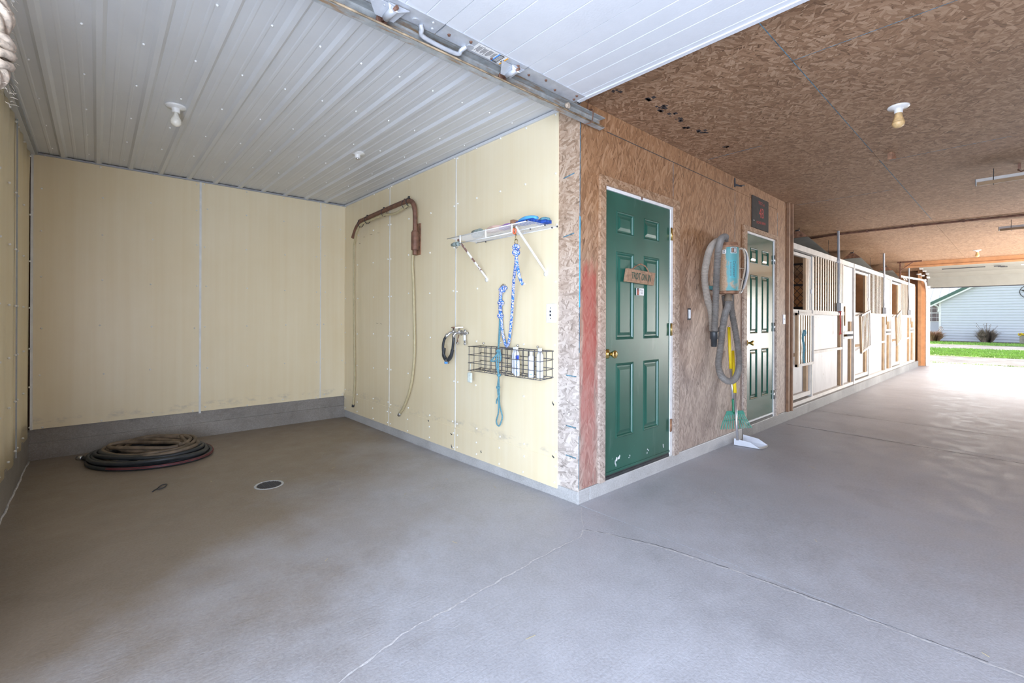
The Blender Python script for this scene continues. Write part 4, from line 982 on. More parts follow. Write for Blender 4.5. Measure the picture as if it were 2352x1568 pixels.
# C-shaped rail open towards the door
prof = [(-.075, 2.511), (-.040, 2.507), (-.034, 2.512), (-.034, 2.562), (-.040, 2.568), (-.080, 2.566), (-.080, 2.572), (-.030, 2.575), (-.028, 2.505), (-.036, 2.500), (-.078, 2.505)]
MB().prism([(-2.75, y, z) for y, z in prof], (2.915, 0, 0)).build('rail', 'galv_rust', tr)
MB().tube([(-2.75, -.077, 2.508), (.15, -.077, 2.508)], .0050, 6).build('rail_lip', 'rust_edge', tr)
MB().tube(smooth_path([(.045, -.028, 2.60), (.03, -.08, 2.585), (.025, -.088, 2.54), (.02, -.08, 2.502), (.012, -.03, 2.50)]), .0035, 6).build('tie_wire', 'rust', tr)
MB().tube([(.045, -.03, 2.60), (.05, -.03, H)], .0035, 6).build('hanger_wire', 'rust', tr)
MB().tube([(-2.4, -.03, 2.57), (-2.4, -.03, H)], .004, 6).build('hanger_wire', 'rust', tr)
m = MB(); random.seed(9)
for i in range(160): m.ball((random.uniform(-2.2, .1), random.uniform(-.076, -.066), 2.5125), random.uniform(.0015, .004), 5)
stuff(m.build('dirt_grains', 'rust_plate', tr))
rp = thing('pull_rope', 'thick frayed jute pull rope hanging at the left edge', 'rope', (-2.46, -1.08, 1.53))
P = even(smooth_path([(-2.46, -1.07, 2.56), (-2.462, -1.07, 2.1), (-2.468, -1.07, 1.80), (-2.464, -1.065, 1.63), (-2.464, -1.062, 1.565), (-2.472, -1.07, 1.498)], 10), .004)
m = MB()
for q in range(7):
    m.tube([(p.x + (.0135 + .003 * math.sin(i * .35)) * math.cos(i * .16 + q * .8976), p.y + (.0135 + .003 * math.sin(i * .35)) * math.sin(i * .16 + q * .8976), p.z) for i, p in enumerate(P)], [(.0062 + .0016 * math.sin(i * .8 + q)) for i in range(len(P))], 7)
m.build('strands', 'jute', rp)
m = MB()
for k in range(4):
    z0 = 1.548 + k * .0085; r0 = .0205 + .001 * (k % 2)
    m.tube([(-2.466 + r0 * math.cos(a), -1.064 + r0 * math.sin(a), z0 + .006 * math.sin(a + k)) for a in [2 * PI * i / 22 for i in range(22)]], [.0058 + .001 * math.sin(i * 2.1 + k) for i in range(22)], 7, closed=True)
m.build('knot', 'jute', rp)
m = MB(); random.seed(4)
for i in range(260):
    a = random.uniform(0, 2 * PI); z = random.uniform(1.495, 1.70); r = .021; L = random.uniform(.003, .008)
    p = Vector((-2.465 + r * math.cos(a), -1.066 + r * math.sin(a), z)); d = Vector((math.cos(a) * L, math.sin(a) * L, random.uniform(-.008, .003)))
    m.tube([p, p + d * .6, p + d + Vector((0, 0, -.0015))], .00018, 3)
stuff(m.build('fibres', 'jute', rp))

# ================================================================== CEILING FIXTURES
def bulb_lamp(x, y, lab, bulb, mt='bulb', z=H - .004):
    t = thing('ceiling_lamp', lab, 'lamp', (x, y, z), 'bare porcelain lamp holders')
    MB().lathe([(.060, .0), (.062, -.006), (.056, -.013), (.030, -.018), (.024, -.022), (.023, -.045), (.019, -.048)], (x, y, z), 'z', 28).build('holder', 'porcelain', t)
    if bulb == 'a':
        MB().lathe([(.0135, -.046), (.014, -.060), (.020, -.075), (.029, -.092), (.032, -.107), (.029, -.124), (.018, -.136), (.002, -.141)], (x, y, z), 'z', 24).build('bulb', mt, t)
    elif bulb == 'r':
        MB().lathe([(.020, -.046), (.024, -.075), (.032, -.100), (.0345, -.106)], (x, y, z), 'z', 24).build('bulb_neck', mt, t)
        MB().lathe([(.0345, -.106), (.036, -.116), (.031, -.132), (.018, -.142), (.002, -.145)], (x, y, z), 'z', 24).build('bulb_face', mt, t)
    else: MB().lathe([(.016, -.046), (.015, -.058), (.004, -.060)], (x, y, z), 'z', 16).build('socket', 'chrome', t)
    return t
bulb_lamp(-1.962, 1.93, 'porcelain lamp with a bare white bulb on the ribbed steel ceiling', 'a')
bulb_lamp(-.672, 1.94, 'empty porcelain lamp holder on the ribbed steel ceiling', None)
bulb_lamp(1.672, -1.392, 'porcelain lamp with an amber reflector bulb on the strand board ceiling', 'r', 'bulb_amber', H)
bulb_lamp(11.0, -1.35, 'distant small lamp near the far overhead door', 'r', 'bulb_amber', H)
def strip_light(x, y0, y1, z, lab):
    t = thing('strip_light', lab, 'light fixture', (x, (y0 + y1) / 2, z), 'strip lights across the aisle')
    MB().box(x - .03, x + .03, y0, y1, z - .02, z + .035).build('channel', 'lumber', t)
    MB().prism([(x - .032, y1, z - .022), (x + .032, y1, z - .022), (x + .032, y1, z + .037), (x - .032, y1, z + .037)], (0, .004, 0)).build('end_cap', 'dark', t)
    MB().box(x - .055, x - .03, y0, y1 - .01, z - .03, z + .0).build('side_shade', 'lumber_side', t)
    for y in (y1 - .12, y0 + .12):
        MB().tube(smooth_path([(x - .03, y, z + .04), (x - .045, y, z + .0), (x, y, z - .035), (x + .04, y, z), (x + .005, y, z + .06), (x, y, H)], 4), .003, 5).build('hook', 'dark', t)
strip_light(3.98, -2.90, -1.655, 2.555, 'nearer pale strip light hung under the strand board ceiling')
strip_light(7.35, -2.98, -1.735, 2.55, 'farther narrow strip light hung under the strand board ceiling')
wt = thing('ceiling_pipe', 'dark pipe strapped across the strand board ceiling of the aisle', 'pipe', (6.85, -1.9, H - .02))
MB().tube([(6.97, -3.9, H - .022), (6.90, -1.98, H - .022), (6.80, -.9, H - .02), (6.80, .1, H - .018), (6.92, .55, H - .018)], .016, 8).build('pipe', 'rust', wt)
m = MB()
for (x, y) in ((6.905, -2.1), (6.85, -1.4), (6.80, -.85), (6.80, -.3), (6.80, .1)): m.box(x - .03, x + .03, y - .012, y + .012, H - .042, H - .030); m.box(x - .036, x - .022, y - .012, y + .012, H - .04, H); m.box(x + .022, x + .036, y - .012, y + .012, H - .04, H)
m.build('strap', 'rust', wt)
o = MB(); o.prism([(2.72, -1.205, H), (2.80, -1.215, H), (2.79, -1.225, H - .045), (2.73, -1.20, H - .055)], (.006, .03, 0)); tag(o.build('ceiling_clip', 'rust_plate'), 'small brown metal clip dangling from the strand board ceiling', 'clip')
o = MB(); o.box(3.94, 4.0, -1.95, -1.93, H - .05, H); o.tube([(3.97, -1.93, H - .05), (3.95, -1.95, H - .075), (3.99, -1.97, H - .06)], .006, 5); tag(o.build('ceiling_hook', 'rust'), 'dark hook in the strand board ceiling behind the nearer strip light', 'hook')
o = MB(); o.tube([(2.44, -.002, 2.60), (2.47, -.03, 2.585), (2.53, -.06, 2.59)], .006, 6); o.tube([(2.44, -.002, 2.585), (2.49, -.05, 2.575), (2.54, -.05, 2.60)], .004, 6); o.box(2.43, 2.455, -.006, .0, 2.57, 2.66)
tag(o.build('wall_hook', 'dark'), 'dark wire hook high on the strand board between the two doors', 'hook')

# ================================================================== THINGS ON THE CREAM WALL (x = 0)
pa = thing('wash_arm', 'rusty swinging wash arm with its tan hose on the cream wall', 'pipe arm', (-.05, 2.03, 1.85))
MB().box(-.018, -.008, 1.983, 2.075, 1.848, 2.155).build('mounting_plate', 'rust_plate', pa)
MB().lathe([(.034, 1.885), (.036, 1.89), (.036, 2.055), (.034, 2.06)], (-.075, 1.985, 0), 'z', 20).build('sleeve', 'rust', pa)
MB().box(-.07, -.015, 2.0, 2.05, 1.90, 2.05).build('web', 'rust_plate', pa)
arm = smooth_path([(-.075, 1.985, 1.84), (-.075, 1.985, 1.90), (-.075, 1.983, 2.20), (-.078, 1.990, 2.29), (-.078, 2.03, 2.355), (-.078, 2.11, 2.385), (-.078, 2.26, 2.388), (-.078, 2.65, 2.378), (-.078, 3.20, 2.358), (-.078, 3.23, 2.352), (-.078, 3.34, 2.29), (-.078, 3.43, 2.19)], 6)
MB().tube(arm, .023, 14).build('arm_pipe', 'rust', pa)
MB().lathe([(.028, 2.055), (.028, 2.072), (.024, 2.075)], (-.075, 1.985, 0), 'z', 16).build('collar', 'rust', pa)
hp = smooth_path([(-.060, 2.045, 1.89), (-.058, 2.035, 2.05), (-.06, 2.02, 2.25), (-.075, 2.06, 2.33), (-.085, 2.13, 2.335), (-.09, 2.20, 2.32), (-.09, 2.37, 2.30), (-.09, 2.60, 2.325), (-.09, 2.92, 2.32), (-.09, 3.15, 2.315), (-.09, 3.25, 2.28), (-.085, 3.33, 2.22), (-.07, 3.40, 2.14), (-.055, 3.455, 2.02), (-.050, 3.462, 1.385), (-.045, 3.441, .595), (-.045, 3.455, .33), (-.045, 3.485, .17)], 8)
MB().tube(hp, .0125, 10).build('hose', 'hose_tan', pa)
MB().tube([(-.045, 3.484, .175), (-.045, 3.49, .145)], .016, 10).build('hose_fitting', 'dark', pa)
hq = smooth_path([(-.060, 2.045, 1.89), (-.055, 2.065, 1.75), (-.05, 2.059, 1.613), (-.05, 2.039, 1.27), (-.05, 2.028, .929), (-.05, 2.06, .67), (-.05, 2.126, .491), (-.05, 2.23, .333), (-.05, 2.31, .255)], 8)
MB().tube(hq, .0135, 10).build('hose', 'hose_tan', pa)
MB().tube([(-.05, 2.31, .255), (-.05, 2.335, .225)], .017, 10).build('hose_fitting', 'chrome', pa)
for (y, z) in ((2.09, 2.37), (2.17, 2.36), (2.62, 2.355), (3.03, 2.34), (3.21, 2.325)):
    t_ = MB().tube([(-.083, y + .004 * math.sin(a), z + .040 * math.cos(a) * .9) if False else (-.083 + .034 * math.sin(a), y, z + .040 * math.cos(a)) for a in [2 * PI * i / 16 for i in range(16)]], .0035, 5, closed=True)
    t_.box(-.09, -.076, y - .008, y + .008, z + .036, z + .056); t_.tube([(-.10, y, z - .03), (-.11, y - .03, z - .055)], .002, 4); t_.build('cable_tie', 'dark', pa)

sh = thing('wire_shelf', 'white wire shelf with chipped braces on the cream wall', 'shelf', (-.15, .65, 1.82))
m = MB(); zS = 1.858
for i in range(58):
    y = .192 + i * .0158; m.tube([(-.008, y, zS), (-.30, y, zS)], .0013, 5, cap=False)
m.build('deck_wires', 'white_wire', sh)
m = MB()
for x, z, a, b in ((-.30, zS - .004, .192, 1.10), (-.012, zS - .004, .192, 1.10), (-.13, zS - .006, .192, .80), (-.30, 1.800, .33, .935)): m.tube([(x, a, z), (x, b, z)], .0036, 8)
m.build('rails', 'white_wire', sh)
m = MB()
for y in (.33, .61, .92): m.tube([(-.303, y, zS), (-.303, y - .004, 1.80)], .0065, 6)
m.build('lip_posts', 'white_wire', sh)
for y, mt in ((.975, 'white_chip'), (.312, 'white_wire')):
    br = MB().beam((-.285, y, 1.838), (-.006, y - .018, 1.548), .016, .004, (0, 1, 0)).build('brace', mt, sh)
    MB().lathe([(.018, 0), (.018, -.006), (.010, -.010)], (-.007, y - .018, 1.540), 'x', 14).build('brace_foot', mt, br)
m = MB()
for (x, y, z) in ((-.30, .19, zS), (-.13, .19, zS - .006), (-.012, .186, zS), (-.06, .19, zS - .014), (-.13, .33, zS - .012), (-.02, .96, zS - .012)): m.ball((x, y, z), .0058, 8)
m.build('end_cap', 'dark', sh)
# what lies on it and hangs off it
def grooming_brush(c, l, w_, hgt, mt1, mt2, lab, ang=0):
    t = thing('grooming_brush', lab, 'brush', c); n = 12; cx, cy, cz = c
    m = MB(); vs = []
    for i in range(n + 1):
        u = i / n; y = cy - l / 2 + l * u; ww = w_ / 2 * (math.sin(PI * min(1, max(.04, u * .96 + .02))) ** .45) * (.72 + .28 * math.cos(PI * (u - .25) * 1.3)); hh = hgt * (.55 + .45 * math.sin(PI * u) ** .6)
        for k in range(10):
            a = 2 * PI * k / 10; vs.append((cx + ww * math.cos(a), y, cz + .018 + hh / 2 + hh / 2 * math.sin(a)))
    m.add(vs, [(i * 10 + k, i * 10 + (k + 1) % 10, (i + 1) * 10 + (k + 1) % 10, (i + 1) * 10 + k) for i in range(n) for k in range(10)] + [tuple(range(10)), tuple(n * 10 + k for k in range(10))], True)
    m.build('brush_back', mt1, t)
    m = MB()
    for i in range(16):
        for j in range(7):
            y = cy - l * .42 + l * .84 * i / 15; x = cx - w_ * .38 + w_ * .76 * j / 6; m.tube([(x, y, cz + .001), (x, y, cz + .022)], .0034, 5)
    stuff(m.build('bristles', mt2, t)); return t
grooming_brush((-.215, .27, zS + .002), .185, .085, .034, 'blue_brush', 'blue_bristle', 'bright blue grooming brush on the open end of the white wire shelf')
grooming_brush((-.13, .20, zS + .002), .10, .07, .028, 'teal_rope', 'blue_bristle', 'small teal rubber brush behind the blue grooming brush')
grooming_brush((-.20, .64, zS + .002), .17, .07, .028, 'pink', 'pink', 'pale pink wooden brush in the middle of the wire shelf')
grooming_brush((-.20, .485, zS + .002), .15, .07, .018, 'purple', 'purple', 'lilac brush with purple bristles beside the pink brush')
o = MB().tube([(-.14, .955, zS + .035), (-.14, .885, zS + .035)], .032, 16); o.tube([(-.14, .885, zS + .035), (-.14, .872, zS + .035)], .034, 16)
tag(o.build('jar', 'glass_green'), 'grey-green jar lying near the left end of the wire shelf', 'jar')
o = MB(); o.box(-.27, -.19, .352, .385, zS + .002, zS + .038); tag(o.build('hoof_pick', 'rust_plate', None, .004), 'little brown block on the shelf above the rope snap', 'block')
sp = thing('hose_nozzle', 'grey hose nozzle stuck on the left end of the shelf lip rod', 'nozzle', (-.30, 1.0, 1.80))
MB().lathe([(.006, 1.035), (.012, 1.03), (.012, 1.012), (.016, 1.008), (.018, .975), (.014, .972), (.014, .955), (.018, .953), (.018, .94), (.006, .938)], (-.302, 0, 1.797), 'y', 14).build('nozzle_body', 'glass_green', sp)
MB().tube([(-.302 + .003 * math.cos(a), .965 + .019 * math.cos(a), 1.785 + .019 * math.sin(a)) for a in [2 * PI * i / 20 for i in range(20)]], .003, 6, closed=True).build('ring', 'chrome', sp)

# blue and white lead rope: from the shelf lip down in a loop and up to the wall ring
lr = thing('lead_rope', 'blue and white braided lead rope hooked on the wire shelf, looping down the wall', 'rope', (-.15, .5, 1.0))
R1 = smooth_path([(-.285, .306, 1.655), (-.26, .335, 1.60), (-.17, .455, 1.49), (-.10, .545, 1.32), (-.075, .590, 1.164), (-.060, .625, 1.06), (-.055, .640, 1.030), (-.052, .660, 1.014), (-.048, .682, 1.030), (-.045, .70, 1.065), (-.042, .724, 1.13), (-.035, .742, 1.22), (-.035, .752, 1.33), (-.035, .750, 1.40), (-.035, .742, 1.435)], 8)
MB().tube(R1, .0105, 10).build('rope_strand', 'blue_rope', lr)
MB().tube(smooth_path([(-.29, .300, 1.65), (-.288, .290, 1.58), (-.275, .282, 1.50), (-.262, .262, 1.448)], 8), .0105, 10).build('rope_tail', 'blue_rope', lr)
def knot(c, r, th, mt, name, par, seed=0):
    m = MB(); c = Vector(c)
    for q in range(3):
        rr = Matrix.Rotation(q * 1.05 + seed, 3, 'Z') @ Matrix.Rotation(.6 + q * .9 + seed, 3, 'Y')
        m.tube([c + rr @ Vector((r * math.cos(a), r * 1.25 * math.sin(a), .25 * r * math.sin(2 * a))) for a in [2 * PI * i / 18 for i in range(18)]], th, 8, closed=True)
    return m.build(name, mt, par)
knot((-.287, .303, 1.700), .014, .0098, 'blue_rope', 'knot', lr); knot((-.287, .303, 1.665), .015, .0098, 'blue_rope', 'knot', lr, 1); knot((-.038, .748, 1.345), .014, .010, 'blue_rope', 'knot', lr, .5); knot((-.038, .752, 1.245), .013, .010, 'blue_rope', 'knot', lr, 2)
knot((-.036, .735, 1.445), .015, .0100, 'blue_rope', 'knot', lr, .8); knot((-.036, .712, 1.460), .013, .0095, 'blue_rope', 'knot', lr, 1.7)
m = MB().tube([(-.040, .756, 1.24), (-.038, .760, 1.30), (-.038, .755, 1.43)], .0098, 8); m.build('rope_strand', 'blue_rope', lr)
m = MB(); m.tube([(-.288, .303 + .012 * math.cos(a), 1.735 + .019 * math.sin(a)) for a in [2 * PI * i / 20 for i in range(20)]], .0042, 7, closed=True)
m.tube(smooth_path([(-.290, .303, 1.752), (-.290, .300, 1.775), (-.292, .308, 1.79), (-.296, .320, 1.805), (-.298, .322, 1.825), (-.300, .310, 1.835), (-.303, .298, 1.822), (-.300, .298, 1.80)], 6), [.006] * 12 + [.0055] * 12 + [.004] * 19, 8)
m.build('snap', 'bronze', lr)
MB().tube([(-.300, .306 + .013 * math.cos(a), 1.806 + .017 * math.sin(a)) for a in [2 * PI * i / 20 for i in range(20)]], .0055, 7, closed=True).build('orange_ring', 'orange', lr)
rg = MB().tube([(-.030, .735 + .021 * math.cos(a), 1.462 + .021 * math.sin(a)) for a in [2 * PI * i / 24 for i in range(24)]], .0045, 7, closed=True); rg.lathe([(.010, 0), (.010, -.02)], (-.008, .735, 1.482), 'x', 10)
tag(rg.build('tie_ring', 'chrome'), 'steel tie ring screwed to the cream wall, holding the lead rope end', 'ring')
# teal cord
tc = thing('tie_rope', 'faded teal rope knotted on the black basket and hanging below it', 'rope', (-.1, .7, .4))
def cord(pts, r=.0055): return MB().tube(smooth_path(pts, 8), r, 8).build('cord_strand', 'teal_rope', tc)
cord([(-.032, .768, 1.36), (-.034, .765, 1.25), (-.05, .752, 1.12), (-.11, .69, 1.02), (-.155, .640, .985)])
cord([(-.028, .760, 1.30), (-.05, .742, 1.12), (-.12, .675, 1.01), (-.158, .632, .975)])
cord([(-.158, .628, .985), (-.162, .650, .93), (-.158, .648, .86), (-.150, .640, .80), (-.12, .685, .70), (-.09, .708, .60), (-.07, .735, .50), (-.06, .768, .435), (-.058, .762, .405), (-.058, .738, .398), (-.058, .716, .43), (-.058, .703, .48), (-.062, .728, .56), (-.09, .700, .66), (-.14, .650, .80), (-.158, .632, .90), (-.16, .622, .97)])
cord([(-.158, .620, .99), (-.165, .60, .96), (-.165, .60, .92), (-.16, .625, .905)])
cord([(-.158, .628, .98), (-.165, .66, .945), (-.168, .700, .912), (-.168, .704, .905), (-.167, .67, .908), (-.162, .64, .92)])
cord([(-.09, .700, .64), (-.085, .735, .60), (-.082, .742, .572)])
knot((-.160, .630, .985), .010, .0052, 'teal_rope', 'knot', tc); knot((-.145, .640, .805), .009, .0052, 'teal_rope', 'knot', tc, 1); knot((-.11, .690, .705), .009, .0052, 'teal_rope', 'knot', tc, 2)

# wire baskets
def basket(y0, y1, lab, hooks, skew=0.0):
    t = thing('wire_basket', lab, 'basket', (-.08, (y0 + y1) / 2, .80), 'dark wire baskets on the cream wall'); m = MB()
    xb, xf = -.014, -.135; zt = 1.0; zb = .806; n = max(3, int(round((y1 - y0) / .062))); r = .0026
    for x in (xb, xf): m.tube([(x, y0 - .012, zt), (x, y1 + .012, zt)], r * 1.3, 6)
    for z in (.807, .868, .932): 
        m.tube([(xf, y0 - .01, z), (xf, y1 + .012, z)], r, 6); m.tube([(xb, y0 - .01, z + .012), (xb, y1 + .01, z + .012)], r, 6)
        for y in (y0, y1): m.tube([(xb, y, z + .006), (xf - .006, y, z)], r, 6)
    for y in (y0, y1): m.tube([(xb, y, zt), (xf, y, zt)], r * 1.3, 6)
    for i in range(n + 1):
        y = y0 + (y1 - y0) * i / n; m.tube([(xb, y, zt), (xb, y, zb + .012), (xf, y, zb), (xf, y, zt)], r, 6)
    for x in (-.05, -.09): m.tube([(x, y0, zb + .006), (x, y1, zb + .006)], r, 6)
    m.build('wires', 'black_wire', t)
    m = MB()
    for y in hooks: m.lathe([(.009, 0), (.009, -.008), (.004, -.014)], (-.009, y, 1.022), 'x', 10)
    m.build('hook_screw', 'chrome', t); return t
basket(.625, 1.025, 'dark wire basket, empty, at the left under the lead rope', (.99,))
basket(.225, .575, 'dark wire basket holding the white bottles', (.578, .367))
def bottle(x, y, z, r, h, lab, cap='white_plastic', caph=.03, capr=.6, lines=0):
    t = thing('bottle', lab, 'bottle', (x, y, z), 'grooming bottles in the wire basket')
    MB().lathe([(r * .9, 0), (r, .006), (r, h * .86), (r * .92, h * .93), (r * capr, h)], (x, y, z), 'z', 18).build('bottle_body', 'white_plastic', t)
    MB().lathe([(r * capr, h), (r * capr, h + caph), (r * capr * .9, h + caph + .003)], (x, y, z), 'z', 16).build('cap', cap, t)
    if lines:
        m = MB(); n = Vector((-.80, -.60, 0)); s_ = Vector((.60, -.80, 0))
        for (u, v, a, b) in lines:
            c = Vector((x, y, z)) + n * (r + .0006) * 1.0; p = c + s_ * u
            m.add([p + Vector((0, 0, v)), p + s_ * a + Vector((0, 0, v)), p + s_ * a + Vector((0, 0, v + b)), p + Vector((0, 0, v + b))], [(0, 1, 2, 3)])
        m.build('label_print', 'blue_ink', t)
    return t
bottle(-.065, .560, .820, .018, .160, 'slim white bottle at the back left of the basket, behind the tall one')
bottle(-.085, .515, .815, .022, .170, 'tallest white bottle with a square white cap in the wire basket')
b2 = bottle(-.110, .480, .812, .0185, .118, 'small white bottle with the bright blue cap', 'blue_plastic', .026, .62)
bottle(-.095, .352, .812, .021, .155, 'white bottle with a pink and blue stripe near the right end of the basket', 'white_plastic', .026, .5, ((-.006, .020, .016, .005),))
bottle(-.075, .285, .812, .024, .175, 'broad white bottle at the right end of the wire basket')

m = MB(); n_ = Vector((-.76, -.65, 0)); s_ = Vector((.65, -.76, 0)); random.seed(8)
for q in range(12):
    p = Vector((-.110, .480, .826 + q * .0085)) + n_ * .0193; a = random.uniform(-.008, -.003); b = random.uniform(.001, .008)
    m.add([p + s_ * a, p + s_ * b, p + s_ * b + Vector((0, 0, .0045)), p + s_ * a + Vector((0, 0, .003))], [(0, 1, 2, 3)])
m.build('label_print', 'blue_ink', b2)
tg = thing('scrubber', 'pale mesh scrubber hanging on a string under the left wire basket', 'scrubber', (-.10, 1.055, .70))
MB().box(-.112, -.094, 1.028, 1.082, .702, .785).build('pad', 'soap', tg, .01)
MB().tube(smooth_path([(-.103, 1.055, .783), (-.11, 1.045, .80), (-.11, 1.04, .86), (-.10, 1.05, .80), (-.103, 1.06, .783)]), .0015, 5).build('string', 'soap', tg)
# taps and the Y-shaped hose
fc = thing('wall_taps', 'two brass-grey wall taps joined by a short pipe on the cream wall', 'tap', (-.06, 1.27, 1.08))
m = MB(); m.tube([(-.008, 1.30, 1.10), (-.06, 1.30, 1.10)], .011, 10); m.tube([(-.05, 1.375, 1.098), (-.05, 1.17, 1.10)], .011, 10); m.lathe([(.024, 0), (.024, -.006)], (-.008, 1.30, 1.10), 'x', 14)
m.tube([(-.008, 1.205, 1.10), (-.05, 1.205, 1.10)], .010, 10); m.build('pipe', 'chrome', fc)
for y in (1.352, 1.268):
    m = MB(); m.tube(smooth_path([(-.05, y, 1.10), (-.085, y + .01, 1.098), (-.105, y + .025, 1.075)]), .012, 10); m.lathe([(.014, 1.098), (.014, 1.118), (.007, 1.122), (.006, 1.142)], (-.06, y, 0), 'z', 12)
    vb = m.build('valve', 'chrome', fc)
    w_ = MB().lathe([(.006, 1.140), (.021, 1.142), (.021, 1.148), (.006, 1.151)], (-.06, y, 0), 'z', 10) if y > 1.3 else MB().beam((-.035, y - .022, 1.150), (-.085, y + .022, 1.144), .010, .007)
    w_.build('tap_handle', 'rust' if y > 1.3 else 'chrome', vb)
m = MB(); m.lathe([(.013, 1.085), (.013, 1.125), (.005, 1.132)], (-.05, 1.195, 0), 'z', 12); m.tube([(-.05, 1.195, 1.105), (-.062, 1.16, 1.10)], .007, 8); m.build('elbow', 'chrome', fc)
m = MB(); m.tube([(-.055, 1.195, 1.085), (-.055, 1.193, 1.035)], .011, 10); m.build('white_pipe', 'white_plastic', fc)
m = MB(); m.tube([(-.055, 1.193, 1.04), (-.06, 1.180, 1.025), (-.068, 1.170, 1.010)], .010, 8); m.ball((-.07, 1.168, 1.012), .013, 8); m.build('pipe_end', 'chrome', fc)
MB().tube(smooth_path([(-.07, 1.255, 1.085), (-.085, 1.250, 1.05), (-.085, 1.253, 1.02)]), .004, 6).build('drip_tube', 'rust', fc); MB().tube([(-.085, 1.262, 1.018), (-.085, 1.244, 1.010)], .010, 8).build('drip_end', 'chrome', fc)
hy = thing('hose_loop', 'short black hose looped between the two wall taps', 'hose', (-.10, 1.36, .84))
for pts in ([(-.105, 1.385, 1.075), (-.115, 1.41, 1.04), (-.118, 1.425, .98), (-.112, 1.425, .92), (-.105, 1.405, .878)], [(-.100, 1.290, 1.075), (-.105, 1.288, 1.03), (-.105, 1.30, .96), (-.105, 1.32, .915), (-.105, 1.365, .873)]):
    MB().tube(smooth_path(pts, 8), .0115, 10).build('hose', 'rubber', hy)
MB().tube([(-.103, 1.378, 1.085), (-.112, 1.395, 1.060)], .015, 10).build('collar', 'chrome', hy); MB().tube([(-.10, 1.29, 1.090), (-.10, 1.29, 1.060)], .015, 10).build('collar', 'chrome', hy)
for pts in ([(-.104, 1.428, .965), (-.104, 1.436, .905), (-.103, 1.418, .875), (-.103, 1.396, .863)], [(-.104, 1.302, .955), (-.104, 1.318, .91), (-.103, 1.342, .880), (-.103, 1.372, .862)]): MB().tube(smooth_path(pts, 6), .0155, 10).build('foam_sleeve', 'rubber_dusty' if pts[0][1] < 1.35 and False else 'rubber', hy)
MB().tube([(-.103, 1.37, .872), (-.103, 1.40, .845)], .012, 8).tube([(-.103, 1.405, .872), (-.103, 1.395, .840)], .011, 8).build('y_fitting', 'chrome', hy)
MB().tube([(-.103, 1.398, .848), (-.103, 1.402, .832)], .015, 12).build('blue_collar', 'blue_ink', hy)
MB().tube([(-.103, 1.36 + .008 * math.cos(a), .845 + .012 * math.sin(a)) for a in [2 * PI * i / 12 for i in range(12)]], .002, 5, closed=True).build('clip_ring', 'dark', hy)
# switches
def plate(name, lab, cat, box, parts, grp=None):
    t = thing(name, lab, cat, ((box[0] + box[1]) / 2, (box[2] + box[3]) / 2, box[4])); MB().box(*box).build('cover_plate', 'white_plastic', t, .003)
    for nm, b, mt in parts: MB().box(*b).build(nm, mt, t)
    return t
plate('light_switch', 'white stacked switch plate at the right end of the cream wall', 'switch', (-.016, -.007, .198, .284, 1.197, 1.328),
      [('toggle', (-.022, -.016, .236, .246, 1.268, 1.280), 'dark'), ('toggle', (-.022, -.016, .236, .246, 1.243, 1.256), 'dark'), ('screw', (-.018, -.016, .237, .245, 1.295, 1.302), 'chrome'), ('screw', (-.018, -.016, .237, .245, 1.222, 1.229), 'chrome')])
MB().box(-.006, .004, .187, .197, 1.20, 1.315).build('switch_box', 'blue_brush', bpy.data.objects['light_switch'])
plate('light_switch', 'white switch plate on the strand board right of the second door', 'switch', (3.868, 3.940, -.008, .0, 1.172, 1.290), [('toggle', (3.897, 3.911, -.016, -.008, 1.218, 1.245), 'white_plastic')])
ob = thing('open_outlet', 'bare wiring box with an exposed switch in the strand board between the doors', 'outlet', (1.497, -.002, 1.22))
MB().box(1.470, 1.524, -.0035, .006, 1.218, 1.322).build('box_edge', 'dark', ob); MB().box(1.484, 1.511, -.010, -.003, 1.236, 1.308).build('switch_body', 'white_plastic', ob)
for z in (1.230, 1.298): MB().box(1.488, 1.508, -.008, -.0035, z, z + .014).build('ear', 'chrome', ob)

m = MB(); random.seed(14)                               # chipped spots low on the first door
for (x, z, a, b) in ((.415, .190, .006, .020), (.432, .212, .012, .016), (.458, .214, .014, .014), (.470, .226, .006, .012), (.424, .170, .005, .014), (.600, .205, .006, .010), (.588, .192, .005, .005), (.842, .205, .006, .008), (.858, .196, .006, .008), (.836, .180, .006, .010), (1.078, .195, .006, .014), (1.082, .180, .005, .010)):
    pts = [(x + a * math.cos(q) * random.uniform(.6, 1.2), .0032, z + b * math.sin(q) * random.uniform(.6, 1.2)) for q in [2 * PI * i / 9 for i in range(9)]]
    m.add(pts, [tuple(range(9))])
stuff(m.build('paint_chip', 'white_plastic', d1))

# ================================================================== THINGS ON THE FIRST DOOR
sg = thing('hanging_sign', 'weathered wooden sign hanging by a twisted wire on the green door', 'sign', (.69, -.03, 1.49))
Ms = Matrix.Translation((.690, -.018, 1.541)) @ Matrix.Rotation(.028, 4, 'Y')
def sbox(x0, x1, z0, z1, y0, y1): return [tuple(Ms @ Vector(v)) for v in ((x0, y0, z0), (x1, y0, z0), (x1 , y0, z1), (x0, y0, z1))]
Msh = Ms @ Matrix(((1, 0, .22, 0), (0, 1, 0, 0), (0, 0, 1, 0), (0, 0, 0, 1)))
MB().box(-.188, .190, -.012, .010, -.049, .050, Msh).build('sign_board', 'sign_wood', sg, .002)
MB().box(-.190, .188, -.0125, .0, -.0490, -.0445, Msh).build('split_edge', 'lumber_side', sg)
MB().tube(smooth_path([tuple(Msh @ Vector(v)) for v in ((-.125, 0, .045), (-.08, -.004, .075), (-.03, -.004, .097), (.0, 0, .100), (.05, -.004, .088), (.09, -.002, .065), (.115, 0, .045))], 5), [.0045 + .0018 * math.sin(i * 1.7) for i in range(31)], 6).build('wire', 'rust_plate', sg)
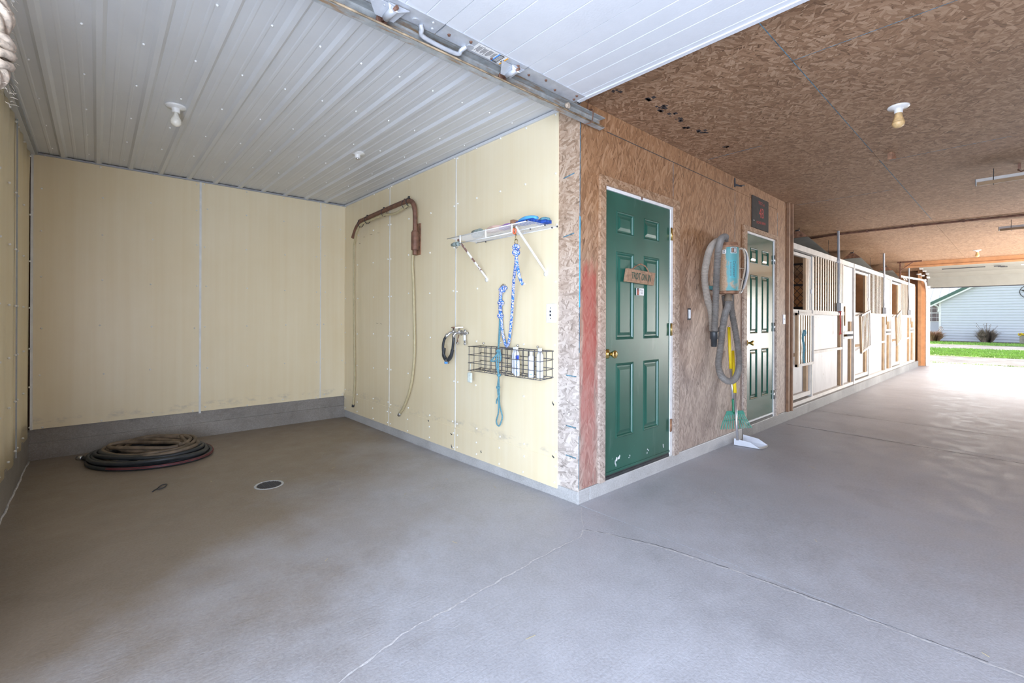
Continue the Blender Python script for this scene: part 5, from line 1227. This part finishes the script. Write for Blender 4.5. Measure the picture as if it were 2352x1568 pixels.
txt = text('lettering', 'TROT ON IN', .074, 'ink_green', (.690, -.0312, 1.540), (PI / 2, .028, 0), sg, .62, .0006, .22, 1.0)
cg = thing('door_magnet', 'small square picture magnet below the wooden sign', 'magnet', (.719, -.001, 1.404))
MB().box(.668, .770, -.004, -.001, 1.405, 1.460).build('card', 'paper', cg)
MB().box(.6695, .704, -.0045, -.0035, 1.406, 1.459).build('picture', 'dark', cg)
m = MB(); m.beam((.675, -.0048, 1.408), (.690, -.0048, 1.452), .004, .0006, (0, 1, 0)); m.beam((.690, -.0048, 1.41), (.700, -.0048, 1.44), .005, .0006, (0, 1, 0)); m.build('orange_shape', 'orange', cg)
m = MB()
for z, a, b in ((1.450, .716, .735), (1.444, .712, .758), (1.432, .728, .756), (1.425, .726, .758), (1.418, .728, .752)): m.box(a, b, -.0046, -.0038, z, z + .0022)
m.build('print_lines', 'ink', cg)
s4 = thing('number_sign', 'dark square board reading 4B in red above the second door', 'sign', (3.115, -.005, 2.225))
MB().box(2.880, 3.352, -.010, -.001, 2.226, 2.572).build('sign_board', 'sign_dark', s4)
text('lettering', '4B', .155, 'red_paint', (3.140, -.0105, 2.405), (PI / 2, 0, 0), s4, .85, .0005)
text('lettering', 'SECT. A', .045, 'red_paint', (3.140, -.0105, 2.515), (PI / 2, .06, 0), s4, 1.15, .0004)
text('lettering', 'HORSE BARN', .042, 'red_paint', (3.130, -.0105, 2.300), (PI / 2, -.05, 0), s4, 1.05, .0004)
MB().box(2.905, 2.935, -.012, -.010, 2.300, 2.306).build('scratch', 'lumber', s4)

# ================================================================== CANISTER VACUUM AND HOSES
vc = thing('canister_vacuum', 'dusty turquoise canister groomer vacuum mounted on the strand board', 'vacuum', (1.97, -.14, 1.46))
cx, cy = 1.975, -.140
MB().lathe([(.070, 1.470), (.082, 1.478), (.084, 1.49), (.082, 1.50), (.086, 1.56), (.088, 1.70), (.086, 1.86), (.083, 1.885), (.080, 1.888)], (cx, cy, 0), 'z', 36).build('canister', 'vac', vc)
MB().lathe([(.070, 1.460), (.084, 1.464), (.087, 1.476), (.084, 1.488)], (cx, cy, 0), 'z', 36).build('bottom_band', 'rust_plate', vc)
MB().lathe([(.082, 1.884), (.088, 1.888), (.088, 1.902), (.080, 1.908), (.078, 1.928), (.070, 1.932), (.02, 1.933)], (cx, cy, 0), 'z', 36).build('lid', 'rust_plate', vc)
MB().lathe([(.068, 1.44), (.068, 1.455), (.050, 1.460)], (cx, cy, 0), 'z', 24).build('collar', 'rust_plate', vc) if False else None
MB().box(cx - .30, cx + .02, -.075, -.055, 1.495, 1.528).build('mount_arm', 'vac_label', vc); MB().box(cx - .02, cx + .03, -.07, .0, 1.49, 1.54).build('mount_foot', 'galv', vc)
def on_can(u, dz, r=.0885):                              # u = angle from the direction facing the room
    a = math.radians(-135 + u); return Vector((cx + r * math.cos(a), cy + r * math.sin(a), dz))
def patch(u0, u1, z0, z1, mt, name, r=.0885, n=8):
    m = MB(); vs = []
    for i in range(n + 1):
        u = u0 + (u1 - u0) * i / n; vs += [on_can(u, z0, r), on_can(u, z1, r)]
    m.add(vs, [(2 * i, 2 * i + 2, 2 * i + 3, 2 * i + 1) for i in range(n)], True); return m.build(name, mt, vc)
patch(-19, 24, 1.600, 1.765, 'vac_label', 'name_label')
patch(-58, -36, 1.825, 1.862, 'paper', 'white_sticker', .0890); patch(-12, 25, 1.826, 1.880, 'paper', 'rating_plate', .0888); patch(-9, 22, 1.830, 1.877, 'ink', 'rating_face', .0893)
patch(-5, 4, 1.838, 1.870, 'rust_plate', 'rating_mark', .0897); patch(9, 17, 1.838, 1.870, 'paper', 'rating_mark', .0897)
for z in (1.835, 1.848): patch(-52, -42, z, z + .006, 'ink', 'sticker_print', .0896)
def can_text(s, size, u, z, mt):
    a = math.radians(-135 + u); p = on_can(u, z, .0897)
    return text('lettering', s, size, mt, p, (0, 0, 0), vc, 1.0, .0002)
for s, size, u in (('Circuiteer', .046, 8), ('BLOWER DRYER', .019, -12)):
    o = can_text(s, size, u, 1.683, 'ink'); a = math.radians(-135 + u)
    nrm = Vector((math.cos(a), math.sin(a), 0)); xax = Vector((0, 0, -1)); yax = nrm.cross(xax)
    R_ = Matrix((xax, yax, nrm)).transposed()
    o.rotation_euler = R_.to_euler(); o.scale = (.78, .8, 1) if size > .03 else (.9, 1, 1)
MB().box(cx + .045, cx + .062, cy - .066, cy - .056, 1.55, 1.575).build('switch', 'dark', vc)
def corr(pts, r, mt, name, par, step=.012):
    P = even(smooth_path(pts, 12), step / 2); return MB().tube(P, [r * (1.0 if (i // 1) % 2 else .80) for i in range(len(P))], 14, smooth=False).build(name, mt, par)
corr([(1.955, -.145, 1.40), (1.925, -.155, 1.34), (1.83, -.17, 1.27), (1.755, -.18, 1.13), (1.720, -.175, .95), (1.700, -.17, .83), (1.74, -.18, .725), (1.87, -.19, .668), (2.02, -.19, .688), (2.115, -.18, .79), (2.145, -.16, .95), (2.165, -.12, 1.15), (2.13, -.10, 1.34), (2.07, -.12, 1.46)], .030, 'vac_hose', 'blower_hose', vc)
MB().lathe([(.034, 1.395), (.036, 1.40), (.034, 1.425), (.030, 1.43), (.030, 1.46)], (1.957, -.145, 0), 'z', 18).build('hose_cuff', 'rubber_dusty', vc)
corr([(2.10, -.05, 1.93), (2.04, -.08, 1.985), (1.92, -.13, 1.985), (1.74, -.17, 1.935), (1.645, -.19, 1.82), (1.620, -.19, 1.687), (1.628, -.18, 1.538), (1.640, -.17, 1.351), (1.655, -.155, 1.12)], .030, 'vac_hose', 'suction_hose', vc)
MB().lathe([(.032, 1.12), (.033, 1.11), (.033, 1.055), (.026, 1.05), (.024, .99), (.020, .985)], (1.652, -.152, 0), 'z', 18).build('hose_nozzle', 'rubber', vc)
corr([(2.06, -.05, 1.955), (1.87, -.085, 1.945), (1.70, -.095, 1.86), (1.600, -.10, 1.70), (1.580, -.10, 1.575), (1.625, -.10, 1.427), (1.69, -.11, 1.276), (1.70, -.115, 1.12)], .031, 'vac_hose_dusty', 'outer_hose', vc)
corr([(2.07, -.06, 1.455), (2.10, -.06, 1.32), (2.04, -.065, 1.18), (1.96, -.07, 1.12)], .027, 'vac_hose', 'short_hose', vc)
for (dx, col) in ((0, 'rubber'), (.014, 'trim_grey'), (.028, 'lumber'), (-.014, 'jute')):
    MB().tube(smooth_path([(2.02, -.20, 1.87), (2.10 + dx, -.215, 1.885), (2.185 + dx * 1.5, -.21, 1.83), (2.205 + dx * 2, -.205, 1.70), (2.16 + dx * 2, -.20, 1.58), (2.08 + dx, -.205, 1.485), (2.05, -.20, 1.475)], 6), .0085, 6).build('power_cord', col, vc)
for z in (1.70, 1.60, 1.50): MB().tube([(2.03, -.205, z), (2.11, -.225, z)], .004, 5).build('cord_hook', 'jute', vc)

# ================================================================== RAKE AND SCOOP
rk = thing('leaf_rake', 'small green plastic rake with a yellow grip standing against the wall', 'rake', (2.2, -.1, .18))
rt, rm, rb_ = Vector((2.267, -.022, 1.150)), Vector((2.236, -.055, .745)), Vector((2.196, -.095, .435))
MB().tube([rt, rm], .0145, 10).build('yellow_grip', 'yellow', rk); MB().tube([rm, rb_], .0115, 10).build('handle', 'alu', rk)
MB().tube([rt + Vector((0, 0, .012)), rt], .008, 8).build('handle_tip', 'alu', rk)
MB().tube(smooth_path([rb_ + Vector((0, 0, .02)), rb_ + Vector((-.001, -.005, -.04)), rb_ + Vector((-.002, -.008, -.085)), rb_ + Vector((0, -.010, -.115))]), [.014] * 12 + [.016] * 6 + [.018 - .0022 * i for i in range(7)], 10).build('socket', 'green_dark', rk)
Mr = Matrix.Translation((2.205, -.105, .345)) @ Matrix.Rotation(math.radians(-30), 4, 'Z')
m = MB(); m.prism([tuple(Mr @ Vector(v)) for v in ((-.085, 0, .0), (.095, 0, .0), (.112, -.006, -.035), (-.098, -.006, -.035))], tuple((Mr.to_3x3() @ Vector((0, .004, 0)))))
m.build('rake_crown', 'green_plastic', rk)
for i in range(13):
    u = (i - 6) / 6; pts = [Mr @ Vector(v) for v in ((u * .098, -.004, -.030), (u * .125, -.010, -.085), (u * .155, -.018, -.140), (u * .168, -.030, -.165))]
    MB().tube(smooth_path(pts, 3), [.0055] * 9 + [.004], 6).build('tine', 'green_plastic', rk)
m = MB(); m.tube([Mr @ Vector((u * .135, -.012, -.090 + .008 * (1 - abs(u)))) for u in [(-1 + i / 8) for i in range(17)]], .0048, 6); m.build('tine_brace', 'green_plastic', rk)
so = thing('scoop', 'white metal pan scoop on a long yellow gripped handle standing on the floor', 'scoop', (2.1, -.25, -.02))
t0, t1, t2 = Vector((2.308, -.045, .915)), Vector((2.192, -.115, .520)), Vector((2.075, -.185, .10))
MB().tube([t0, t1], .0145, 10).build('yellow_grip', 'yellow', so); MB().tube([t1, t2], .0115, 10).build('handle', 'alu', so)
# pan: floor plate with two tall side walls, open at both ends
A_ = Vector((1.985, -.205)); ax = Vector((.86, -.51)).normalized()
zf = fz(2.1, -.3)
def pan(u, v, z): return tuple(Vector((1.985 + 0, -.300, zf)) + Vector((1, .05, 0)) * u + Vector((.35, .93, 0)) * v + Vector((0, 0, z)))
L_, Wd = .36, .21
ya, yb_, xa_, xb2 = -.052, -.255, 2.325, 2.548
def side(x, x2):
    return [(x, ya, zf + .002), (x2, yb_ - .03, zf + .002), ((x * .35 + x2 * .65), yb_ + .06, zf + .052), (x, ya, zf + .068)]
for (x, x2) in ((xa_, xa_ + .03), (xb2, xb2 + .012)):
    MB().prism(side(x, x2), (.003, .0, 0)).build('side_wall', 'pan_white', so)
MB().prism([(xa_, ya, zf + .0015), (xa_ + .03, yb_ - .03, zf + .0015), (xa_ + .10, yb_ - .048, zf + .001), (xb2 - .04, yb_ - .046, zf + .001), (xb2 + .012, yb_ - .03, zf + .0015), (xb2, ya, zf + .0015)], (0, 0, .003)).build('pan', 'alu', so)
MB().box(2.327, 2.3275, -.12, -.09, zf + .040, zf + .044).build('mark', 'ink', so) if False else None

# ================================================================== COILED HOSES on the bay floor
random.seed(21)
hc = thing('coiled_hose', 'heap of coiled black and dusty hoses on the bay floor by the back wall', 'hose', (-2.0, 3.26, -.035))
Rv = Vector((.742, -.670, 0)); Dv = Vector((.670, .742, 0)); hb_ = Vector((-1.99, 3.27, fz(-2, 3.3)))
def loops(n, z0, dz, rx, ry, jit, r, ph=0, off=(0, 0), tail=None, tilt=0):
    pts = []; cx_, cy_ = off; steps = 14; a0 = ph
    for t in range(n):
        jx, jy = random.uniform(-jit, jit), random.uniform(-jit, jit); sx, sy = rx * random.uniform(.88, 1.02), ry * random.uniform(.86, 1.04)
        for k in range(steps):
            a = a0 + 2 * PI * k / steps; u = k / steps
            p = hb_ + Rv * (cx_ + jx * math.sin(PI * u) + sx * math.cos(a)) + Dv * (cy_ + jy * math.sin(PI * u) + sy * math.sin(a))
            p.z += z0 + (t + u) * dz + tilt * math.sin(a) + .006 * math.sin(3 * a + t)
            p.z = max(p.z, hb_.z + r * 1.02); pts.append(p)
    if tail: pts += [Vector(q) for q in tail]
    return smooth_path(pts, 4)
rr = .0165
z_ = hb_.z
P = loops(5, .018, .0095, .455, .34, .03, rr, PI * .9, (0.0, 0.0)); MB().tube(P, rr, 10).build('black_hose', 'rubber', hc)
Q = smooth_path([hb_ + Rv * (.475 * math.cos(a)) + Dv * (.375 * math.sin(a)) + Vector((0, 0, .0175 + .016 * max(0, math.sin(a)))) for a in [PI * .8 + 2 * PI * i / 16 for i in range(16)]], 5)
MB().tube(Q, rr, 10).build('black_hose', 'rubber', hc)
m = MB()
for (u, v) in ((.0120, .0118), (.0168, .002)):
    m.tube([p + (Vector((p.x - hb_.x, p.y - hb_.y, 0)).normalized() * u) + Vector((0, 0, v)) for p in Q[26:62]], .0022, 5)
m.build('red_stripe', 'rubber_red', hc)
P = loops(3, .058, .010, .42, .30, .04, rr, PI * .2, (-.02, .03), [tuple(hb_ + Rv * -.05 + Dv * -.30 + Vector((0, 0, .05))), tuple(hb_ + Rv * -.36 + Dv * -.20 + Vector((0, 0, .04))), tuple(hb_ + Rv * -.50 + Dv * -.10 + Vector((0, 0, .020))), tuple(hb_ + Rv * -.565 + Dv * -.08 + Vector((0, 0, .018)))])
MB().tube(P, rr, 10).build('black_hose', 'rubber', hc)
q = hb_ + Rv * -.565 + Dv * -.08 + Vector((0, 0, .018)); MB().tube([q + Rv * .02, q - Rv * .03], .0195, 12).build('hose_coupling', 'chrome', hc)
P = loops(3, .080, .008, .37, .25, .05, rr, PI * 1.1, (-.03, .03), None, .012); MB().tube(P, rr * .95, 10).build('dusty_hose', 'rubber_dusty', hc)
P = loops(2, .102, .006, .29, .225, .05, rr, PI * .55, (-.005, .075), [tuple(hb_ + Rv * .30 + Dv * .0 + Vector((0, 0, .10))), tuple(hb_ + Rv * .10 + Dv * -.20 + Vector((0, 0, .09))), tuple(hb_ + Rv * -.15 + Dv * -.26 + Vector((0, 0, .07)))], .02)
MB().tube(P, rr * .95, 10).build('dusty_hose', 'rubber_dusty', hc)
P = loops(1, .118, .003, .33, .12, .0, rr, PI * .1, (-.04, -.03), None, .0)
MB().tube(P, rr * .95, 10).build('dusty_hose', 'rubber_dusty', hc)
# a few bits of straw and a dead leaf scrap on the concrete
m = MB(); random.seed(31)
for (x, y) in ((-1.30, 2.15), (-1.05, 1.35), (-.75, .95), (-.55, .9), (-.9, 1.9), (-1.7, 2.2), (-.35, 1.0), (-.2, .6), (.9, -.5), (1.6, -.9), (.6, -1.2), (2.1, -.8), (-1.5, .4), (-.9, .1), (-1.1, -.7), (.05, -1.88)):
    a = random.uniform(0, PI); l = random.uniform(.015, .05); m.beam((x, y, fz(x, y) + .0015), (x + l * math.cos(a), y + l * math.sin(a), fz(x, y) + .0025), .0022, .0012)
o = m.build('straw', 'hose_tan'); tag(o, 'loose bits of straw scattered over the concrete floor', 'straw'); stuff(o)
o = MB().tube(smooth_path([(-2.02, 2.30, -.030), (-2.00, 2.33, -.026), (-1.97, 2.31, -.020), (-1.99, 2.27, -.028), (-2.03, 2.26, -.031)], 5), .0045, 5)
o.tube([(-2.02, 2.30, -.032), (-2.05, 2.25, -.030), (-2.06, 2.23, -.032)], .004, 5); tag(o.build('twig', 'dark'), 'small dark curled twig on the bay floor in front of the hoses', 'twig')
